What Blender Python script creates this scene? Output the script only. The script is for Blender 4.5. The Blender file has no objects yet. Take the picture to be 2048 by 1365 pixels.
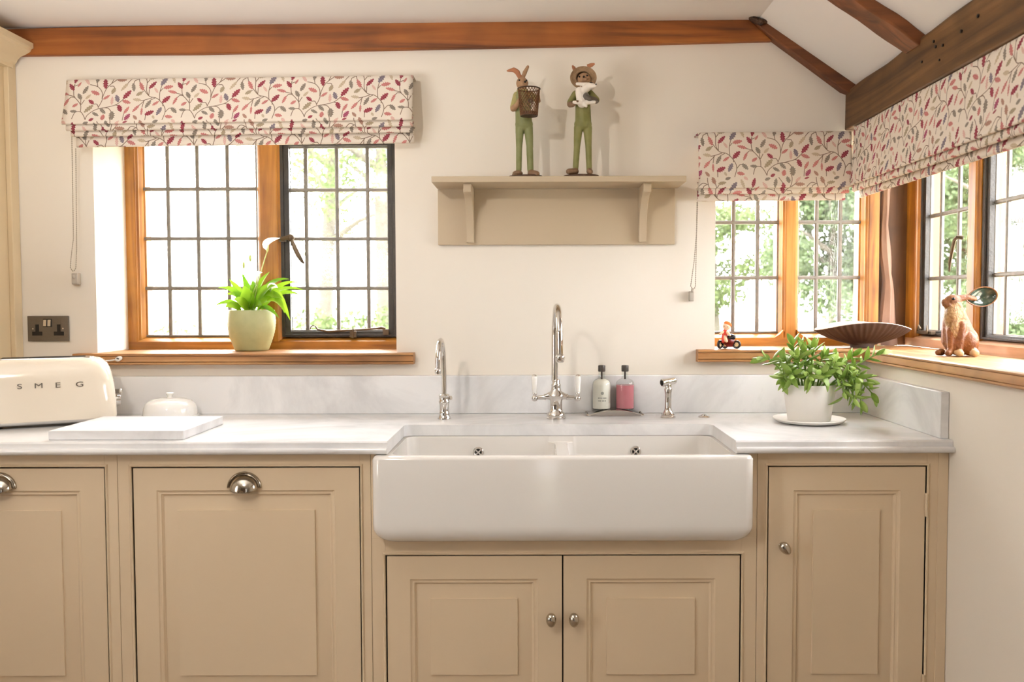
import bpy, bmesh, math, random
import numpy as np
from mathutils import Vector, Matrix, noise

random.seed(7)
PI = math.pi
scene = bpy.context.scene
col = scene.collection

# ------------------------------------------------------------------ camera
cd = bpy.data.cameras.new('camera')
cam = bpy.data.objects.new('camera', cd)
col.objects.link(cam)
cd.sensor_width = 36.0
cd.lens = 36.0 * 1750 / 2048
cd.shift_x = -43 / 2048
pitch = math.atan(77 / 1750)
cam.matrix_world = Matrix.Translation((0, 0, 1.24)) @ Matrix.Rotation(PI / 2 - pitch, 4, 'X') @ Matrix.Rotation(-0.0025, 4, 'Z')
cd.clip_start = 0.05
cd.clip_end = 200
cd.dof.use_dof = True
cd.dof.focus_distance = 2.4
cd.dof.aperture_fstop = 4.5
scene.camera = cam

# ------------------------------------------------------------------ world, lamps, exposure
world = bpy.data.worlds.new('overcast_sky')
scene.world = world
world.use_nodes = True
wb = world.node_tree.nodes['Background']
wb.inputs['Color'].default_value = (1.0, 0.99, 0.985, 1)
wb.inputs['Strength'].default_value = 27.0


def lamp(name, kind, loc, target, energy, colour, size, spread=None):
    ld = bpy.data.lights.new(name, kind)
    lo = bpy.data.objects.new(name, ld)
    col.objects.link(lo)
    ld.energy = energy
    ld.color = colour
    if kind == 'AREA':
        ld.shape = 'DISK'
        ld.size = size
        if spread:
            ld.spread = spread
    else:
        ld.shadow_soft_size = size
    lo.location = loc
    d = Vector(target) - Vector(loc)
    lo.rotation_euler = d.to_track_quat('-Z', 'Y').to_euler()
    return lo


WARM = (1.0, 0.90, 0.79)
lamp('ceiling_spot', 'AREA', (-0.80, 0.40, 2.0), (0.1, 2.5, 1.5), 11.0, WARM, 0.03)
lamp('added_ceiling_fill', 'AREA', (-1.02, 1.30, 1.45), (-0.90, 1.42, 2.1), 14, (1.0, 0.97, 0.94), 0.7)  # added lamp that lifts the ceiling and upper wall

scene.view_settings.view_transform = 'Standard'
scene.view_settings.look = 'None'
scene.view_settings.gamma = 1.0
scene.view_settings.exposure = -0.1
try:
    scene.view_settings.use_curve_mapping = False
except Exception:
    pass
scene.cycles.use_denoising = True
scene.cycles.max_bounces = 10
scene.cycles.diffuse_bounces = 6
scene.cycles.transparent_max_bounces = 24
scene.cycles.caustics_reflective = False
scene.cycles.caustics_refractive = False
scene.cycles.sample_clamp_indirect = 6.0


# ------------------------------------------------------------------ materials
def lin(c):
    out = []
    for v in c[:3]:
        v = v / 255.0
        out.append(v / 12.92 if v <= 0.04045 else ((v + 0.055) / 1.055) ** 2.4)
    return (out[0], out[1], out[2], 1.0)


def new_mat(name):
    m = bpy.data.materials.new(name)
    m.use_nodes = True
    nt = m.node_tree
    return m, nt, nt.nodes['Principled BSDF']


def pm(name, c, rough=0.5, metal=0.0, var=0.05, vscale=9.0, bump=0.0, bscale=60.0, coat=0.0, trans=0.0, ior=1.5,
       spec=None, c2=None, sss=0.0, stretch=(1, 1, 1)):
    """principled material whose colour drifts a little with a noise texture"""
    m, nt, p = new_mat(name)
    L = nt.links
    tc = nt.nodes.new('ShaderNodeTexCoord')
    mp = nt.nodes.new('ShaderNodeMapping')
    mp.inputs['Scale'].default_value = stretch
    L.new(tc.outputs['Object'], mp.inputs['Vector'])
    n = nt.nodes.new('ShaderNodeTexNoise')
    n.inputs['Scale'].default_value = vscale
    n.inputs['Detail'].default_value = 5
    L.new(mp.outputs['Vector'], n.inputs['Vector'])
    r = nt.nodes.new('ShaderNodeValToRGB')
    a = lin(c)
    b = lin(c2) if c2 else tuple(min(1, v * (1 + var)) for v in a[:3]) + (1,)
    if not c2:
        a = tuple(v * (1 - var) for v in a[:3]) + (1,)
    r.color_ramp.elements[0].color = a
    r.color_ramp.elements[1].color = b
    r.color_ramp.elements[0].position = 0.3
    r.color_ramp.elements[1].position = 0.7
    L.new(n.outputs['Fac'], r.inputs['Fac'])
    L.new(r.outputs['Color'], p.inputs['Base Color'])
    p.inputs['Roughness'].default_value = rough
    p.inputs['Metallic'].default_value = metal
    p.inputs['IOR'].default_value = ior
    p.inputs['Coat Weight'].default_value = coat
    p.inputs['Coat Roughness'].default_value = 0.08
    p.inputs['Transmission Weight'].default_value = trans
    if spec is not None:
        p.inputs['Specular IOR Level'].default_value = spec
    if sss:
        p.inputs['Subsurface Weight'].default_value = sss
        p.inputs['Subsurface Radius'].default_value = (0.01, 0.01, 0.005)
    if bump:
        n2 = nt.nodes.new('ShaderNodeTexNoise')
        n2.inputs['Scale'].default_value = bscale
        n2.inputs['Detail'].default_value = 4
        L.new(mp.outputs['Vector'], n2.inputs['Vector'])
        bm_ = nt.nodes.new('ShaderNodeBump')
        bm_.inputs['Strength'].default_value = bump
        bm_.inputs['Distance'].default_value = 0.004
        L.new(n2.outputs['Fac'], bm_.inputs['Height'])
        L.new(bm_.outputs['Normal'], p.inputs['Normal'])
    return m


def wood(name, dark, mid, light, axis='x', rough=0.45, scale=1.0, coat=0.15, knots=0.35, bump=0.25):
    m, nt, p = new_mat(name)
    L = nt.links
    tc = nt.nodes.new('ShaderNodeTexCoord')
    mp = nt.nodes.new('ShaderNodeMapping')
    s = {'x': (1.2, 22, 22), 'y': (22, 1.2, 22), 'z': (22, 22, 1.2)}[axis]
    mp.inputs['Scale'].default_value = tuple(v * scale for v in s)
    L.new(tc.outputs['Object'], mp.inputs['Vector'])
    n1 = nt.nodes.new('ShaderNodeTexNoise')
    n1.inputs['Scale'].default_value = 1.6
    n1.inputs['Detail'].default_value = 6
    n1.inputs['Distortion'].default_value = 1.2
    L.new(mp.outputs['Vector'], n1.inputs['Vector'])
    r = nt.nodes.new('ShaderNodeValToRGB')
    e = r.color_ramp.elements
    e[0].position = 0.28
    e[0].color = lin(dark)
    e[1].position = 0.72
    e[1].color = lin(light)
    x = e.new(0.5)
    x.color = lin(mid)
    L.new(n1.outputs['Fac'], r.inputs['Fac'])
    n2 = nt.nodes.new('ShaderNodeTexNoise')
    n2.inputs['Scale'].default_value = 7
    n2.inputs['Detail'].default_value = 3
    L.new(tc.outputs['Object'], n2.inputs['Vector'])
    r2 = nt.nodes.new('ShaderNodeValToRGB')
    r2.color_ramp.elements[0].position = 0.3
    r2.color_ramp.elements[0].color = (1 - knots, 1 - knots, 1 - knots, 1)
    r2.color_ramp.elements[1].position = 0.55
    r2.color_ramp.elements[1].color = (1, 1, 1, 1)
    L.new(n2.outputs['Fac'], r2.inputs['Fac'])
    mx = nt.nodes.new('ShaderNodeMix')
    mx.data_type = 'RGBA'
    mx.blend_type = 'MULTIPLY'
    mx.inputs['Factor'].default_value = 1.0
    L.new(r.outputs['Color'], mx.inputs['A'])
    L.new(r2.outputs['Color'], mx.inputs['B'])
    L.new(mx.outputs['Result'], p.inputs['Base Color'])
    p.inputs['Roughness'].default_value = rough
    p.inputs['Coat Weight'].default_value = coat
    p.inputs['Coat Roughness'].default_value = 0.25
    b = nt.nodes.new('ShaderNodeBump')
    b.inputs['Strength'].default_value = bump
    b.inputs['Distance'].default_value = 0.003
    L.new(n1.outputs['Fac'], b.inputs['Height'])
    L.new(b.outputs['Normal'], p.inputs['Normal'])
    return m


def marble_mat(name, base, vein, rough=0.18):
    m, nt, p = new_mat(name)
    L = nt.links
    tc = nt.nodes.new('ShaderNodeTexCoord')
    n1 = nt.nodes.new('ShaderNodeTexNoise')
    n1.inputs['Scale'].default_value = 2.6
    n1.inputs['Detail'].default_value = 9
    n1.inputs['Roughness'].default_value = 0.62
    n1.inputs['Distortion'].default_value = 1.1
    L.new(tc.outputs['Object'], n1.inputs['Vector'])
    r = nt.nodes.new('ShaderNodeValToRGB')
    e = r.color_ramp.elements
    e[0].position = 0.36
    e[0].color = lin(vein)
    e[1].position = 0.56
    e[1].color = lin(base)
    L.new(n1.outputs['Fac'], r.inputs['Fac'])
    L.new(r.outputs['Color'], p.inputs['Base Color'])
    p.inputs['Roughness'].default_value = rough
    return m


def glass_mat(name, tint=(1, 1, 1), gloss=1.0):
    m = bpy.data.materials.new(name)
    m.use_nodes = True
    nt = m.node_tree
    nt.nodes.clear()
    out = nt.nodes.new('ShaderNodeOutputMaterial')
    tr = nt.nodes.new('ShaderNodeBsdfTransparent')
    tr.inputs['Color'].default_value = (*tint, 1)
    gl = nt.nodes.new('ShaderNodeBsdfGlossy')
    gl.inputs['Roughness'].default_value = 0.02
    lw = nt.nodes.new('ShaderNodeLayerWeight')
    lw.inputs['Blend'].default_value = 0.5
    pw = nt.nodes.new('ShaderNodeMath')
    pw.operation = 'POWER'
    pw.inputs[1].default_value = 5.0
    nt.links.new(lw.outputs['Facing'], pw.inputs[0])
    fr = nt.nodes.new('ShaderNodeMath')
    fr.operation = 'MULTIPLY_ADD'
    fr.inputs[1].default_value = 0.9
    fr.inputs[2].default_value = 0.035
    nt.links.new(pw.outputs[0], fr.inputs[0])
    n = nt.nodes.new('ShaderNodeTexNoise')
    n.inputs['Scale'].default_value = 14
    b = nt.nodes.new('ShaderNodeBump')
    b.inputs['Strength'].default_value = 0.06
    b.inputs['Distance'].default_value = 0.01
    nt.links.new(n.outputs['Fac'], b.inputs['Height'])
    nt.links.new(b.outputs['Normal'], gl.inputs['Normal'])
    mul = nt.nodes.new('ShaderNodeMath')
    mul.operation = 'MULTIPLY'
    mul.inputs[1].default_value = gloss
    nt.links.new(fr.outputs[0], mul.inputs[0])
    mx = nt.nodes.new('ShaderNodeMixShader')
    nt.links.new(mul.outputs[0], mx.inputs['Fac'])
    nt.links.new(tr.outputs[0], mx.inputs[1])
    nt.links.new(gl.outputs[0], mx.inputs[2])
    nt.links.new(mx.outputs[0], out.inputs['Surface'])
    return m


def leaf_mat(name, c, c2, transl=0.45, rough=0.4, vscale=30):
    m, nt, p = new_mat(name)
    L = nt.links
    tc = nt.nodes.new('ShaderNodeTexCoord')
    n = nt.nodes.new('ShaderNodeTexNoise')
    n.inputs['Scale'].default_value = vscale
    L.new(tc.outputs['Object'], n.inputs['Vector'])
    oi = nt.nodes.new('ShaderNodeObjectInfo')
    add = nt.nodes.new('ShaderNodeMath')
    add.operation = 'MULTIPLY_ADD'
    add.inputs[1].default_value = 0.5
    L.new(oi.outputs['Random'], add.inputs[0])
    mulb = nt.nodes.new('ShaderNodeMath')
    mulb.operation = 'MULTIPLY'
    mulb.inputs[1].default_value = 0.6
    L.new(n.outputs['Fac'], mulb.inputs[0])
    L.new(mulb.outputs[0], add.inputs[2])
    r = nt.nodes.new('ShaderNodeValToRGB')
    r.color_ramp.elements[0].color = lin(c)
    r.color_ramp.elements[1].color = lin(c2)
    r.color_ramp.elements[0].position = 0.2
    r.color_ramp.elements[1].position = 0.8
    L.new(add.outputs[0], r.inputs['Fac'])
    L.new(r.outputs['Color'], p.inputs['Base Color'])
    p.inputs['Roughness'].default_value = rough
    t = nt.nodes.new('ShaderNodeBsdfTranslucent')
    L.new(r.outputs['Color'], t.inputs['Color'])
    mx = nt.nodes.new('ShaderNodeMixShader')
    mx.inputs['Fac'].default_value = transl
    out = nt.nodes['Material Output']
    L.new(p.outputs[0], mx.inputs[1])
    L.new(t.outputs[0], mx.inputs[2])
    L.new(mx.outputs[0], out.inputs['Surface'])
    return m


def print_texture():
    """trailing oak leaf print of the blinds, drawn leaf by leaf into one repeat"""
    W, H, K = 926, 442, 0.5
    img = np.empty((H, W, 3), np.float32)
    img[:] = (230, 220, 208)
    cols = dict(C=(136, 52, 66), M=(150, 68, 96), R=(184, 112, 110), P=(212, 172, 163), G=(128, 118, 108),
                O=(157, 142, 118), B=(120, 110, 122), T=(190, 172, 148), D=(160, 120, 105))
    yy, xx = np.mgrid[0:H, 0:W].astype(np.float32)

    def stamp(x0, x1, y0, y1, fn):
        xs = np.arange(int(x0), int(x1) + 1)
        ys = np.arange(int(y0), int(y1) + 1)
        gx, gy = np.meshgrid(xs, ys)
        a, c = fn(gx.astype(np.float32), gy.astype(np.float32))
        ix, iy = gx % W, gy % H
        img[iy, ix] = img[iy, ix] * (1 - a[..., None]) + c * a[..., None]

    def seg(p, q, w, c):
        p = np.array(p) * K
        q = np.array(q) * K
        d = q - p
        l2 = max(1e-6, float(d @ d))

        def fn(gx, gy):
            t = np.clip(((gx - p[0]) * d[0] + (gy - p[1]) * d[1]) / l2, 0, 1)
            dist = np.hypot(gx - p[0] - t * d[0], gy - p[1] - t * d[1])
            return np.clip(w - dist + 0.5, 0, 1), np.array(c, np.float32)
        stamp(min(p[0], q[0]) - 5, max(p[0], q[0]) + 5, min(p[1], q[1]) - 5, max(p[1], q[1]) + 5, fn)

    def stem(pts, w=2.9):
        pts = [np.array(p, float) for p in pts]
        P = [pts[0]] + pts + [pts[-1]]
        prev = pts[0]
        for i in range(1, len(P) - 2):
            for k in range(1, 9):
                t = k / 8
                a, b, c, d = P[i - 1], P[i], P[i + 1], P[i + 2]
                q = 0.5 * (2 * b + (c - a) * t + (2 * a - 5 * b + 4 * c - d) * t * t + (3 * b - a - 3 * c + d) * t ** 3)
                seg(prev, q, w, (122, 102, 88))
                prev = q

    def leaf(x, y, ang, ln, wd, c):
        cx_, cy_, hl, hw = x * K, y * K, ln * K * 0.54, wd * K * 0.60
        ca, sa = math.cos(math.radians(ang)), -math.sin(math.radians(ang))
        base = np.array(cols[c], np.float32)

        def fn(gx, gy):
            dx, dy = gx - cx_, gy - cy_
            t = (dx * ca + dy * sa) / hl
            s = (-dx * sa + dy * ca)
            e = np.clip(1 - t * t, 0, 1) ** 0.62
            e = e * (0.84 + 0.22 * np.cos(t * PI * 4.5)) * (1.0 - 0.12 * t)
            a = np.clip(hw * e - np.abs(s) + 0.5, 0, 1) * (np.abs(t) < 1)
            mid = np.exp(-(s / 1.3) ** 2) * 0.25
            vein = 0.10 * np.cos(t * 16 + np.abs(s) * 0.5)
            cc = base[None, None] * (1 + vein[..., None] * 0.6) * (1 - mid[..., None]) + mid[..., None] * 225
            return a * 0.93, cc
        r = hl + hw + 3
        stamp(cx_ - r, cx_ + r, cy_ - r, cy_ + r, fn)

    stems = [[(240, 1070), (270, 980), (400, 880), (580, 840), (720, 800), (800, 740), (860, 680)],
             [(430, 850), (480, 720), (490, 640), (540, 500), (620, 410), (700, 350), (760, 290)],
             [(620, 410), (655, 330), (665, 225), (640, 150)], [(240, 1070), (200, 990), (140, 920), (50, 930), (10, 1050)],
             [(140, 920), (130, 800), (60, 700), (-2, 630), (-20, 500), (-5, 400)],
             [(480, 680), (470, 560), (390, 460), (260, 420)], [(390, 460), (375, 380)],
             [(430, 830), (400, 780), (345, 780)], [(600, 455), (660, 455), (685, 500)],
             [(500, 852), (600, 860), (660, 920)], [(720, 800), (770, 812)],
             [(1080, 225), (1085, 300), (1110, 400), (1180, 520), (1290, 650), (1400, 680), (1480, 740), (1560, 850), (1580, 950), (1545, 1090)],
             [(1085, 340), (1000, 315), (930, 370), (880, 440)], [(1060, 345), (1015, 370), (1005, 410)],
             [(1270, 630), (1230, 540), (1230, 400), (1215, 330)], [(1275, 630), (1275, 520)], [(1235, 400), (1275, 350)],
             [(1330, 680), (1200, 720), (1140, 730)], [(1210, 725), (1150, 790), (1110, 830)], [(1200, 730), (1180, 850)],
             [(1470, 740), (1460, 580), (1490, 440)], [(1465, 560), (1510, 505)], [(1530, 830), (1525, 770)],
             [(1380, 685), (1310, 720)], [(1590, 940), (1640, 880), (1690, 880)], [(440, 225), (500, 310), (515, 340)],
             [(870, 1090), (880, 970)], [(1255, 1090), (1255, 1000)], [(1870, 650), (1800, 645), (1760, 690)],
             [(1740, 600), (1860, 632)], [(1180, 560), (1110, 580)], [(130, 800), (120, 700)], [(140, 780), (180, 700)],
             [(1850, 440), (1900, 420)]]
    for s in stems:
        stem(s)
    for l in [(15, 310, 75, 150, 60, 'C'), (75, 415, 55, 90, 35, 'R'), (205, 360, 125, 130, 50, 'P'), (385, 315, 80, 140, 60, 'G'),
              (520, 405, 95, 170, 75, 'C'), (600, 265, 110, 110, 65, 'G'), (770, 260, 45, 120, 45, 'P'), (800, 345, 0, 150, 60, 'D'),
              (250, 250, 20, 90, 50, 'G'), (920, 235, 20, 80, 30, 'C'), (185, 515, 60, 150, 60, 'G'), (355, 570, 155, 150, 65, 'R'),
              (95, 635, 120, 120, 65, 'G'), (240, 640, 45, 110, 45, 'T'), (555, 655, 35, 120, 45, 'R'), (665, 540, -115, 110, 65, 'O'),
              (300, 735, 140, 110, 60, 'C'), (270, 865, -135, 180, 70, 'O'), (35, 795, 35, 100, 50, 'R'), (655, 720, 90, 140, 50, 'P'),
              (740, 680, 110, 130, 70, 'B'), (905, 610, 50, 180, 75, 'C'), (905, 745, -20, 140, 60, 'R'), (850, 470, -130, 170, 50, 'T'),
              (1005, 480, -80, 140, 60, 'G'), (1140, 465, 115, 150, 65, 'R'), (1185, 270, 110, 120, 65, 'D'), (1330, 315, 10, 130, 55, 'O'),
              (1330, 445, 45, 160, 60, 'C'), (1110, 600, -150, 110, 60, 'O'), (1080, 710, 170, 130, 55, 'T'), (1525, 375, 55, 170, 75, 'B'),
              (1600, 485, 10, 150, 65, 'R'), (1395, 540, 125, 110, 40, 'P'), (1680, 330, -70, 160, 50, 'T'), (1800, 460, 125, 130, 65, 'C'),
              (1675, 575, 165, 150, 50, 'R'), (1580, 710, 45, 160, 75, 'C'), (1730, 740, -115, 140, 45, 'R'), (1275, 795, -120, 150, 60, 'G'),
              (1405, 780, 35, 120, 45, 'R'), (800, 865, -65, 130, 75, 'C'), (515, 910, -45, 130, 60, 'G'), (400, 970, -30, 120, 50, 'G'),
              (680, 1000, -85, 150, 90, 'G'), (530, 1030, 80, 100, 70, 'R'), (340, 1070, 30, 80, 50, 'C'), (920, 900, 60, 140, 50, 'R'),
              (945, 1030, 55, 130, 70, 'M'), (1075, 875, -130, 150, 50, 'R'), (1180, 930, -90, 130, 35, 'R'), (1080, 1040, 130, 100, 50, 'D'),
              (1315, 960, 25, 150, 75, 'C'), (1475, 930, -115, 150, 65, 'B'), (1725, 915, -45, 130, 65, 'G'), (1870, 910, 175, 110, 50, 'G'),
              (1650, 1035, -10, 120, 60, 'R'), (1390, 1040, -60, 70, 40, 'T'), (1430, 235, 20, 90, 50, 'G'), (1735, 235, -40, 80, 50, 'P')]:
        leaf(*l)
    im = bpy.data.images.new('oak_leaf_print', W, H)
    px = np.ones((H, W, 4), np.float32)
    px[..., :3] = np.clip(img[::-1] / 255.0, 0, 1)
    im.pixels.foreach_set(px.ravel())
    im.pack()
    return im


def fabric_mat(name):
    m, nt, p = new_mat(name)
    L = nt.links
    uv = nt.nodes.new('ShaderNodeUVMap')
    t = nt.nodes.new('ShaderNodeTexImage')
    t.image = print_texture()
    L.new(uv.outputs['UV'], t.inputs['Vector'])
    n = nt.nodes.new('ShaderNodeTexNoise')
    n.inputs['Scale'].default_value = 900
    tc = nt.nodes.new('ShaderNodeTexCoord')
    L.new(tc.outputs['Object'], n.inputs['Vector'])
    b = nt.nodes.new('ShaderNodeBump')
    b.inputs['Strength'].default_value = 0.15
    b.inputs['Distance'].default_value = 0.001
    L.new(n.outputs['Fac'], b.inputs['Height'])
    L.new(b.outputs['Normal'], p.inputs['Normal'])
    p.inputs['Roughness'].default_value = 0.9
    p.inputs['Specular IOR Level'].default_value = 0.1
    tl = nt.nodes.new('ShaderNodeBsdfTranslucent')
    L.new(t.outputs['Color'], tl.inputs['Color'])
    L.new(t.outputs['Color'], p.inputs['Base Color'])
    mx = nt.nodes.new('ShaderNodeMixShader')
    mx.inputs['Fac'].default_value = 0.05
    L.new(p.outputs[0], mx.inputs[1])
    L.new(tl.outputs[0], mx.inputs[2])
    L.new(mx.outputs[0], nt.nodes['Material Output'].inputs['Surface'])
    return m


M = {}
M['wall'] = pm('cream_wall_paint', (234, 228, 218), 0.75, var=0.012, vscale=3, bump=0.05, bscale=25, spec=0.2)
M['ceiling'] = pm('white_ceiling_paint', (244, 242, 240), 0.8, var=0.012, vscale=2, bump=0.06, bscale=18, spec=0.2)
M['floor'] = pm('brown_stone_floor', (150, 132, 112), 0.35, var=0.04, vscale=2)
M['paint'] = pm('taupe_cabinet_paint', (219, 200, 172), 0.42, var=0.012, vscale=6, bump=0.03, bscale=120, spec=0.35)
M['paint_light'] = pm('cream_cabinet_paint', (214, 196, 164), 0.45, var=0.012, vscale=6, spec=0.3)
M['shelfpaint'] = pm('stone_shelf_paint', (190, 174, 150), 0.45, var=0.012, vscale=6, spec=0.3)
M['dark_taupe'] = pm('dark_taupe_paint', (122, 102, 82), 0.6, var=0.03)
M['carcass'] = pm('dark_carcass', (40, 30, 22), 0.8, var=0.05)
M['marble'] = marble_mat('white_marble', (238, 239, 241), (215, 216, 219))
M['board'] = marble_mat('board_marble', (234, 235, 238), (204, 203, 206), 0.3)
M['ceramic'] = pm('white_fireclay', (231, 229, 226), 0.07, var=0.006, vscale=3, bump=0.05, bscale=42, coat=0.3)
M['pot_white'] = pm('matt_white_ceramic', (246, 245, 243), 0.45, var=0.01)
M['dish'] = pm('white_glazed_porcelain', (243, 243, 241), 0.12, var=0.006, coat=0.4, sss=0.1)
M['chrome'] = pm('polished_chrome', (226, 224, 222), 0.05, metal=1.0, var=0.01)
M['nickel'] = pm('brushed_nickel', (196, 188, 176), 0.16, metal=1.0, var=0.03)
M['iron'] = pm('black_iron', (46, 41, 37), 0.5, var=0.2, vscale=40, bump=0.3, bscale=150)
M['lead'] = pm('grey_lead', (122, 118, 112), 0.5, metal=0.3, var=0.15, vscale=60)
M['pewter'] = pm('worn_brass_grey', (96, 82, 66), 0.4, metal=0.6, var=0.15, vscale=60)
M['glass'] = glass_mat('window_glass')
M['tinted'] = glass_mat('dimmed_glass', (0.34, 0.34, 0.34))  # slit pane darkened to dim its reflection on the sink
M['bottleglass'] = glass_mat('bottle_glass', (0.93, 0.95, 0.94), 1.0)
M['oak_x'] = wood('honey_oak_rail', (130, 78, 22), (174, 114, 38), (194, 136, 58), 'x')
M['oak_y'] = wood('honey_oak_rail_side', (130, 78, 22), (174, 114, 38), (194, 136, 58), 'y')
M['oak_z'] = wood('honey_oak_post', (128, 76, 20), (170, 112, 36), (190, 134, 56), 'z')
M['lit_rail'] = wood('lit_oak_rail', (190, 148, 116), (214, 176, 146), (226, 192, 164), 'y', knots=0.15)  # oak lightened: the light on this rail is put into its colour
M['sill_x'] = wood('oak_sill', (134, 88, 48), (168, 118, 70), (188, 142, 92), 'x')
M['sill_y'] = wood('oak_sill_side', (166, 120, 78), (196, 150, 104), (212, 170, 126), 'y')
M['beam_x'] = wood('red_oak_beam', (98, 50, 15), (144, 80, 27), (164, 98, 40), 'x', 0.6, 0.8, 0.0, 0.3, 0.4)
M['beam_s'] = wood('red_oak_rafter', (80, 44, 20), (116, 66, 32), (138, 82, 44), 'x', 0.6, 0.6, 0.0, 0.35, 0.4)
M['beam_y'] = wood('dark_oak_beam', (60, 38, 18), (100, 68, 36), (124, 88, 52), 'y', 0.65, 0.7, 0.0, 0.4, 0.6)
M['knot'] = wood('splintered_knot', (30, 18, 10), (62, 38, 20), (92, 62, 36), 'y', 0.8)
M['post'] = wood('dark_corner_post', (64, 40, 20), (94, 62, 34), (114, 78, 46), 'z', 0.65, 0.7, 0.0, 0.3, 0.5)
M['waney'] = wood('waney_timber', (112, 84, 70), (150, 118, 100), (172, 142, 124), 'z', 0.7, 0.7, 0.0, 0.3, 0.6)
M['fabric'] = fabric_mat('leaf_print_linen')
M['lining'] = pm('cream_lining', (230, 220, 205), 0.9, var=0.02)
M['bead'] = pm('grey_bead_chain', (150, 140, 124), 0.4, metal=0.3, var=0.05)
M['clear'] = pm('clear_plastic', (226, 218, 206), 0.25, var=0.03, trans=0.4)
M['white_plastic'] = pm('white_plastic', (240, 238, 236), 0.3, var=0.01)
M['black'] = pm('black_plastic', (16, 14, 13), 0.4, var=0.05)
M['gunmetal'] = pm('brushed_gunmetal', (112, 104, 96), 0.38, metal=0.7, var=0.06, vscale=30, stretch=(1, 1, 20))
M['toaster'] = pm('cream_enamel', (238, 228, 212), 0.12, var=0.006, coat=0.5)
M['white_lotion'] = pm('white_lotion', (236, 232, 222), 0.3, var=0.01)
M['pink_soap'] = pm('pink_soap', (226, 140, 152), 0.15, var=0.03, trans=0.25)
M['darkgrey'] = pm('dark_grey_cap', (62, 56, 52), 0.4, var=0.05)
M['print_grey'] = pm('grey_print', (150, 152, 146), 0.6, var=0.03)
M['bowl'] = pm('brown_glazed_ribs', (66, 46, 36), 0.6, var=0.1, vscale=20, bump=0.1, bscale=90)
M['bowl_in'] = pm('pale_bowl_inside', (214, 198, 184), 0.4, var=0.03)
M['greenpot'] = pm('sage_green_glaze', (178, 182, 136), 0.45, var=0.06, vscale=40)
M['soil'] = pm('dark_potting_soil', (44, 34, 24), 0.95, var=0.3, vscale=90, bump=0.8, bscale=120)
M['lily'] = leaf_mat('lily_leaf', (86, 138, 22), (150, 190, 44), 0.5)
M['spathe'] = leaf_mat('white_spathe', (228, 234, 206), (246, 247, 236), 0.4)
M['bud'] = leaf_mat('pale_green_bud', (190, 206, 120), (216, 224, 150), 0.4)
M['succ'] = leaf_mat('succulent_leaf', (122, 156, 62), (184, 208, 120), 0.4, 0.35, 60)
M['succ_stem'] = pm('succulent_stem', (128, 160, 74), 0.5, var=0.15)
M['fur'] = pm('tan_fur_resin', (156, 122, 92), 0.7, var=0.15, vscale=60, bump=0.4, bscale=220)
M['ear_in'] = pm('terracotta_ear', (164, 108, 76), 0.7, var=0.1, vscale=50)
M['suit'] = pm('moss_green_resin', (104, 104, 50), 0.6, var=0.14, vscale=26, c2=(130, 127, 76))
M['suit_grey'] = pm('sage_green_resin', (106, 112, 62), 0.6, var=0.14, vscale=26, c2=(132, 134, 92))
M['jacket'] = pm('pale_green_jacket', (160, 152, 98), 0.6, var=0.12, vscale=30)
M['shoe'] = pm('brown_shoe_resin', (120, 92, 68), 0.6, var=0.15, vscale=50)
M['basew'] = pm('dark_wood_disc', (72, 48, 32), 0.6, var=0.25, vscale=70, bump=0.5, bscale=120)
M['wire'] = pm('rusty_wire', (110, 72, 44), 0.5, metal=0.5, var=0.15, vscale=80)
M['wire_dark'] = pm('dark_wire_rim', (66, 44, 30), 0.5, metal=0.4, var=0.1)
M['straw'] = pm('straw_hat', (152, 124, 94), 0.8, var=0.12, vscale=120, bump=0.6, bscale=240)
M['white_fur'] = pm('white_painted_fur', (232, 224, 214), 0.6, var=0.03, vscale=50)
M['grey_fur'] = pm('grey_painted_patch', (88, 80, 72), 0.6, var=0.08, vscale=50)
M['eye'] = pm('glossy_black_eye', (14, 10, 8), 0.12, var=0.02)
M['hare'] = pm('russet_hare_glaze', (104, 54, 12), 0.45, var=0.2, vscale=45, bump=0.6, bscale=130, c2=(136, 80, 28))
M['hare_chest'] = pm('cream_hare_chest', (170, 138, 94), 0.6, var=0.2, vscale=120, bump=1.0, bscale=150, c2=(124, 84, 46))
M['hare_paw'] = pm('cream_hare_paw', (206, 178, 140), 0.5, var=0.15, vscale=90)
M['hare_face'] = pm('tan_hare_face', (112, 66, 26), 0.5, var=0.15, vscale=90, bump=0.4, bscale=200)
M['hare_ear'] = pm('dark_green_ear_glaze', (46, 58, 48), 0.1, var=0.25, vscale=50, coat=0.5)
M['tin_red'] = pm('red_tin', (196, 52, 40), 0.35, var=0.06)
M['tin_maroon'] = pm('maroon_tin', (112, 26, 24), 0.3, var=0.06)
M['tin_dark'] = pm('dark_tin', (38, 38, 42), 0.25, metal=0.3, var=0.05)
M['tin_pale'] = pm('cream_tin', (222, 206, 160), 0.4, var=0.06)
M['skin'] = pm('painted_skin', (240, 208, 178), 0.45, var=0.03)
M['orange'] = pm('orange_painted_hair', (214, 110, 42), 0.5, var=0.1, vscale=90)
M['grass'] = pm('sun_paled_lawn', (200, 198, 176), 0.9, var=0.2, vscale=1.5, bump=0.5, bscale=40)  # sunlit brightness put into the pale grass colour
M['patio'] = pm('pale_paving', (214, 208, 196), 0.85, var=0.08, vscale=3)
M['tree_leaf'] = leaf_mat('tree_leaves', (68, 82, 44), (86, 100, 60), 0.3, 0.7, 2)
M['hedge_leaf'] = leaf_mat('hedge_leaves', (52, 68, 38), (70, 86, 52), 0.2, 0.7, 2)
M['bark'] = pm('tree_bark', (70, 66, 58), 0.9, var=0.2, vscale=14, bump=0.6, bscale=40)
M['petal'] = leaf_mat('pink_petals', (70, 38, 50), (80, 50, 60), 0.3, 0.6, 3)


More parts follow.
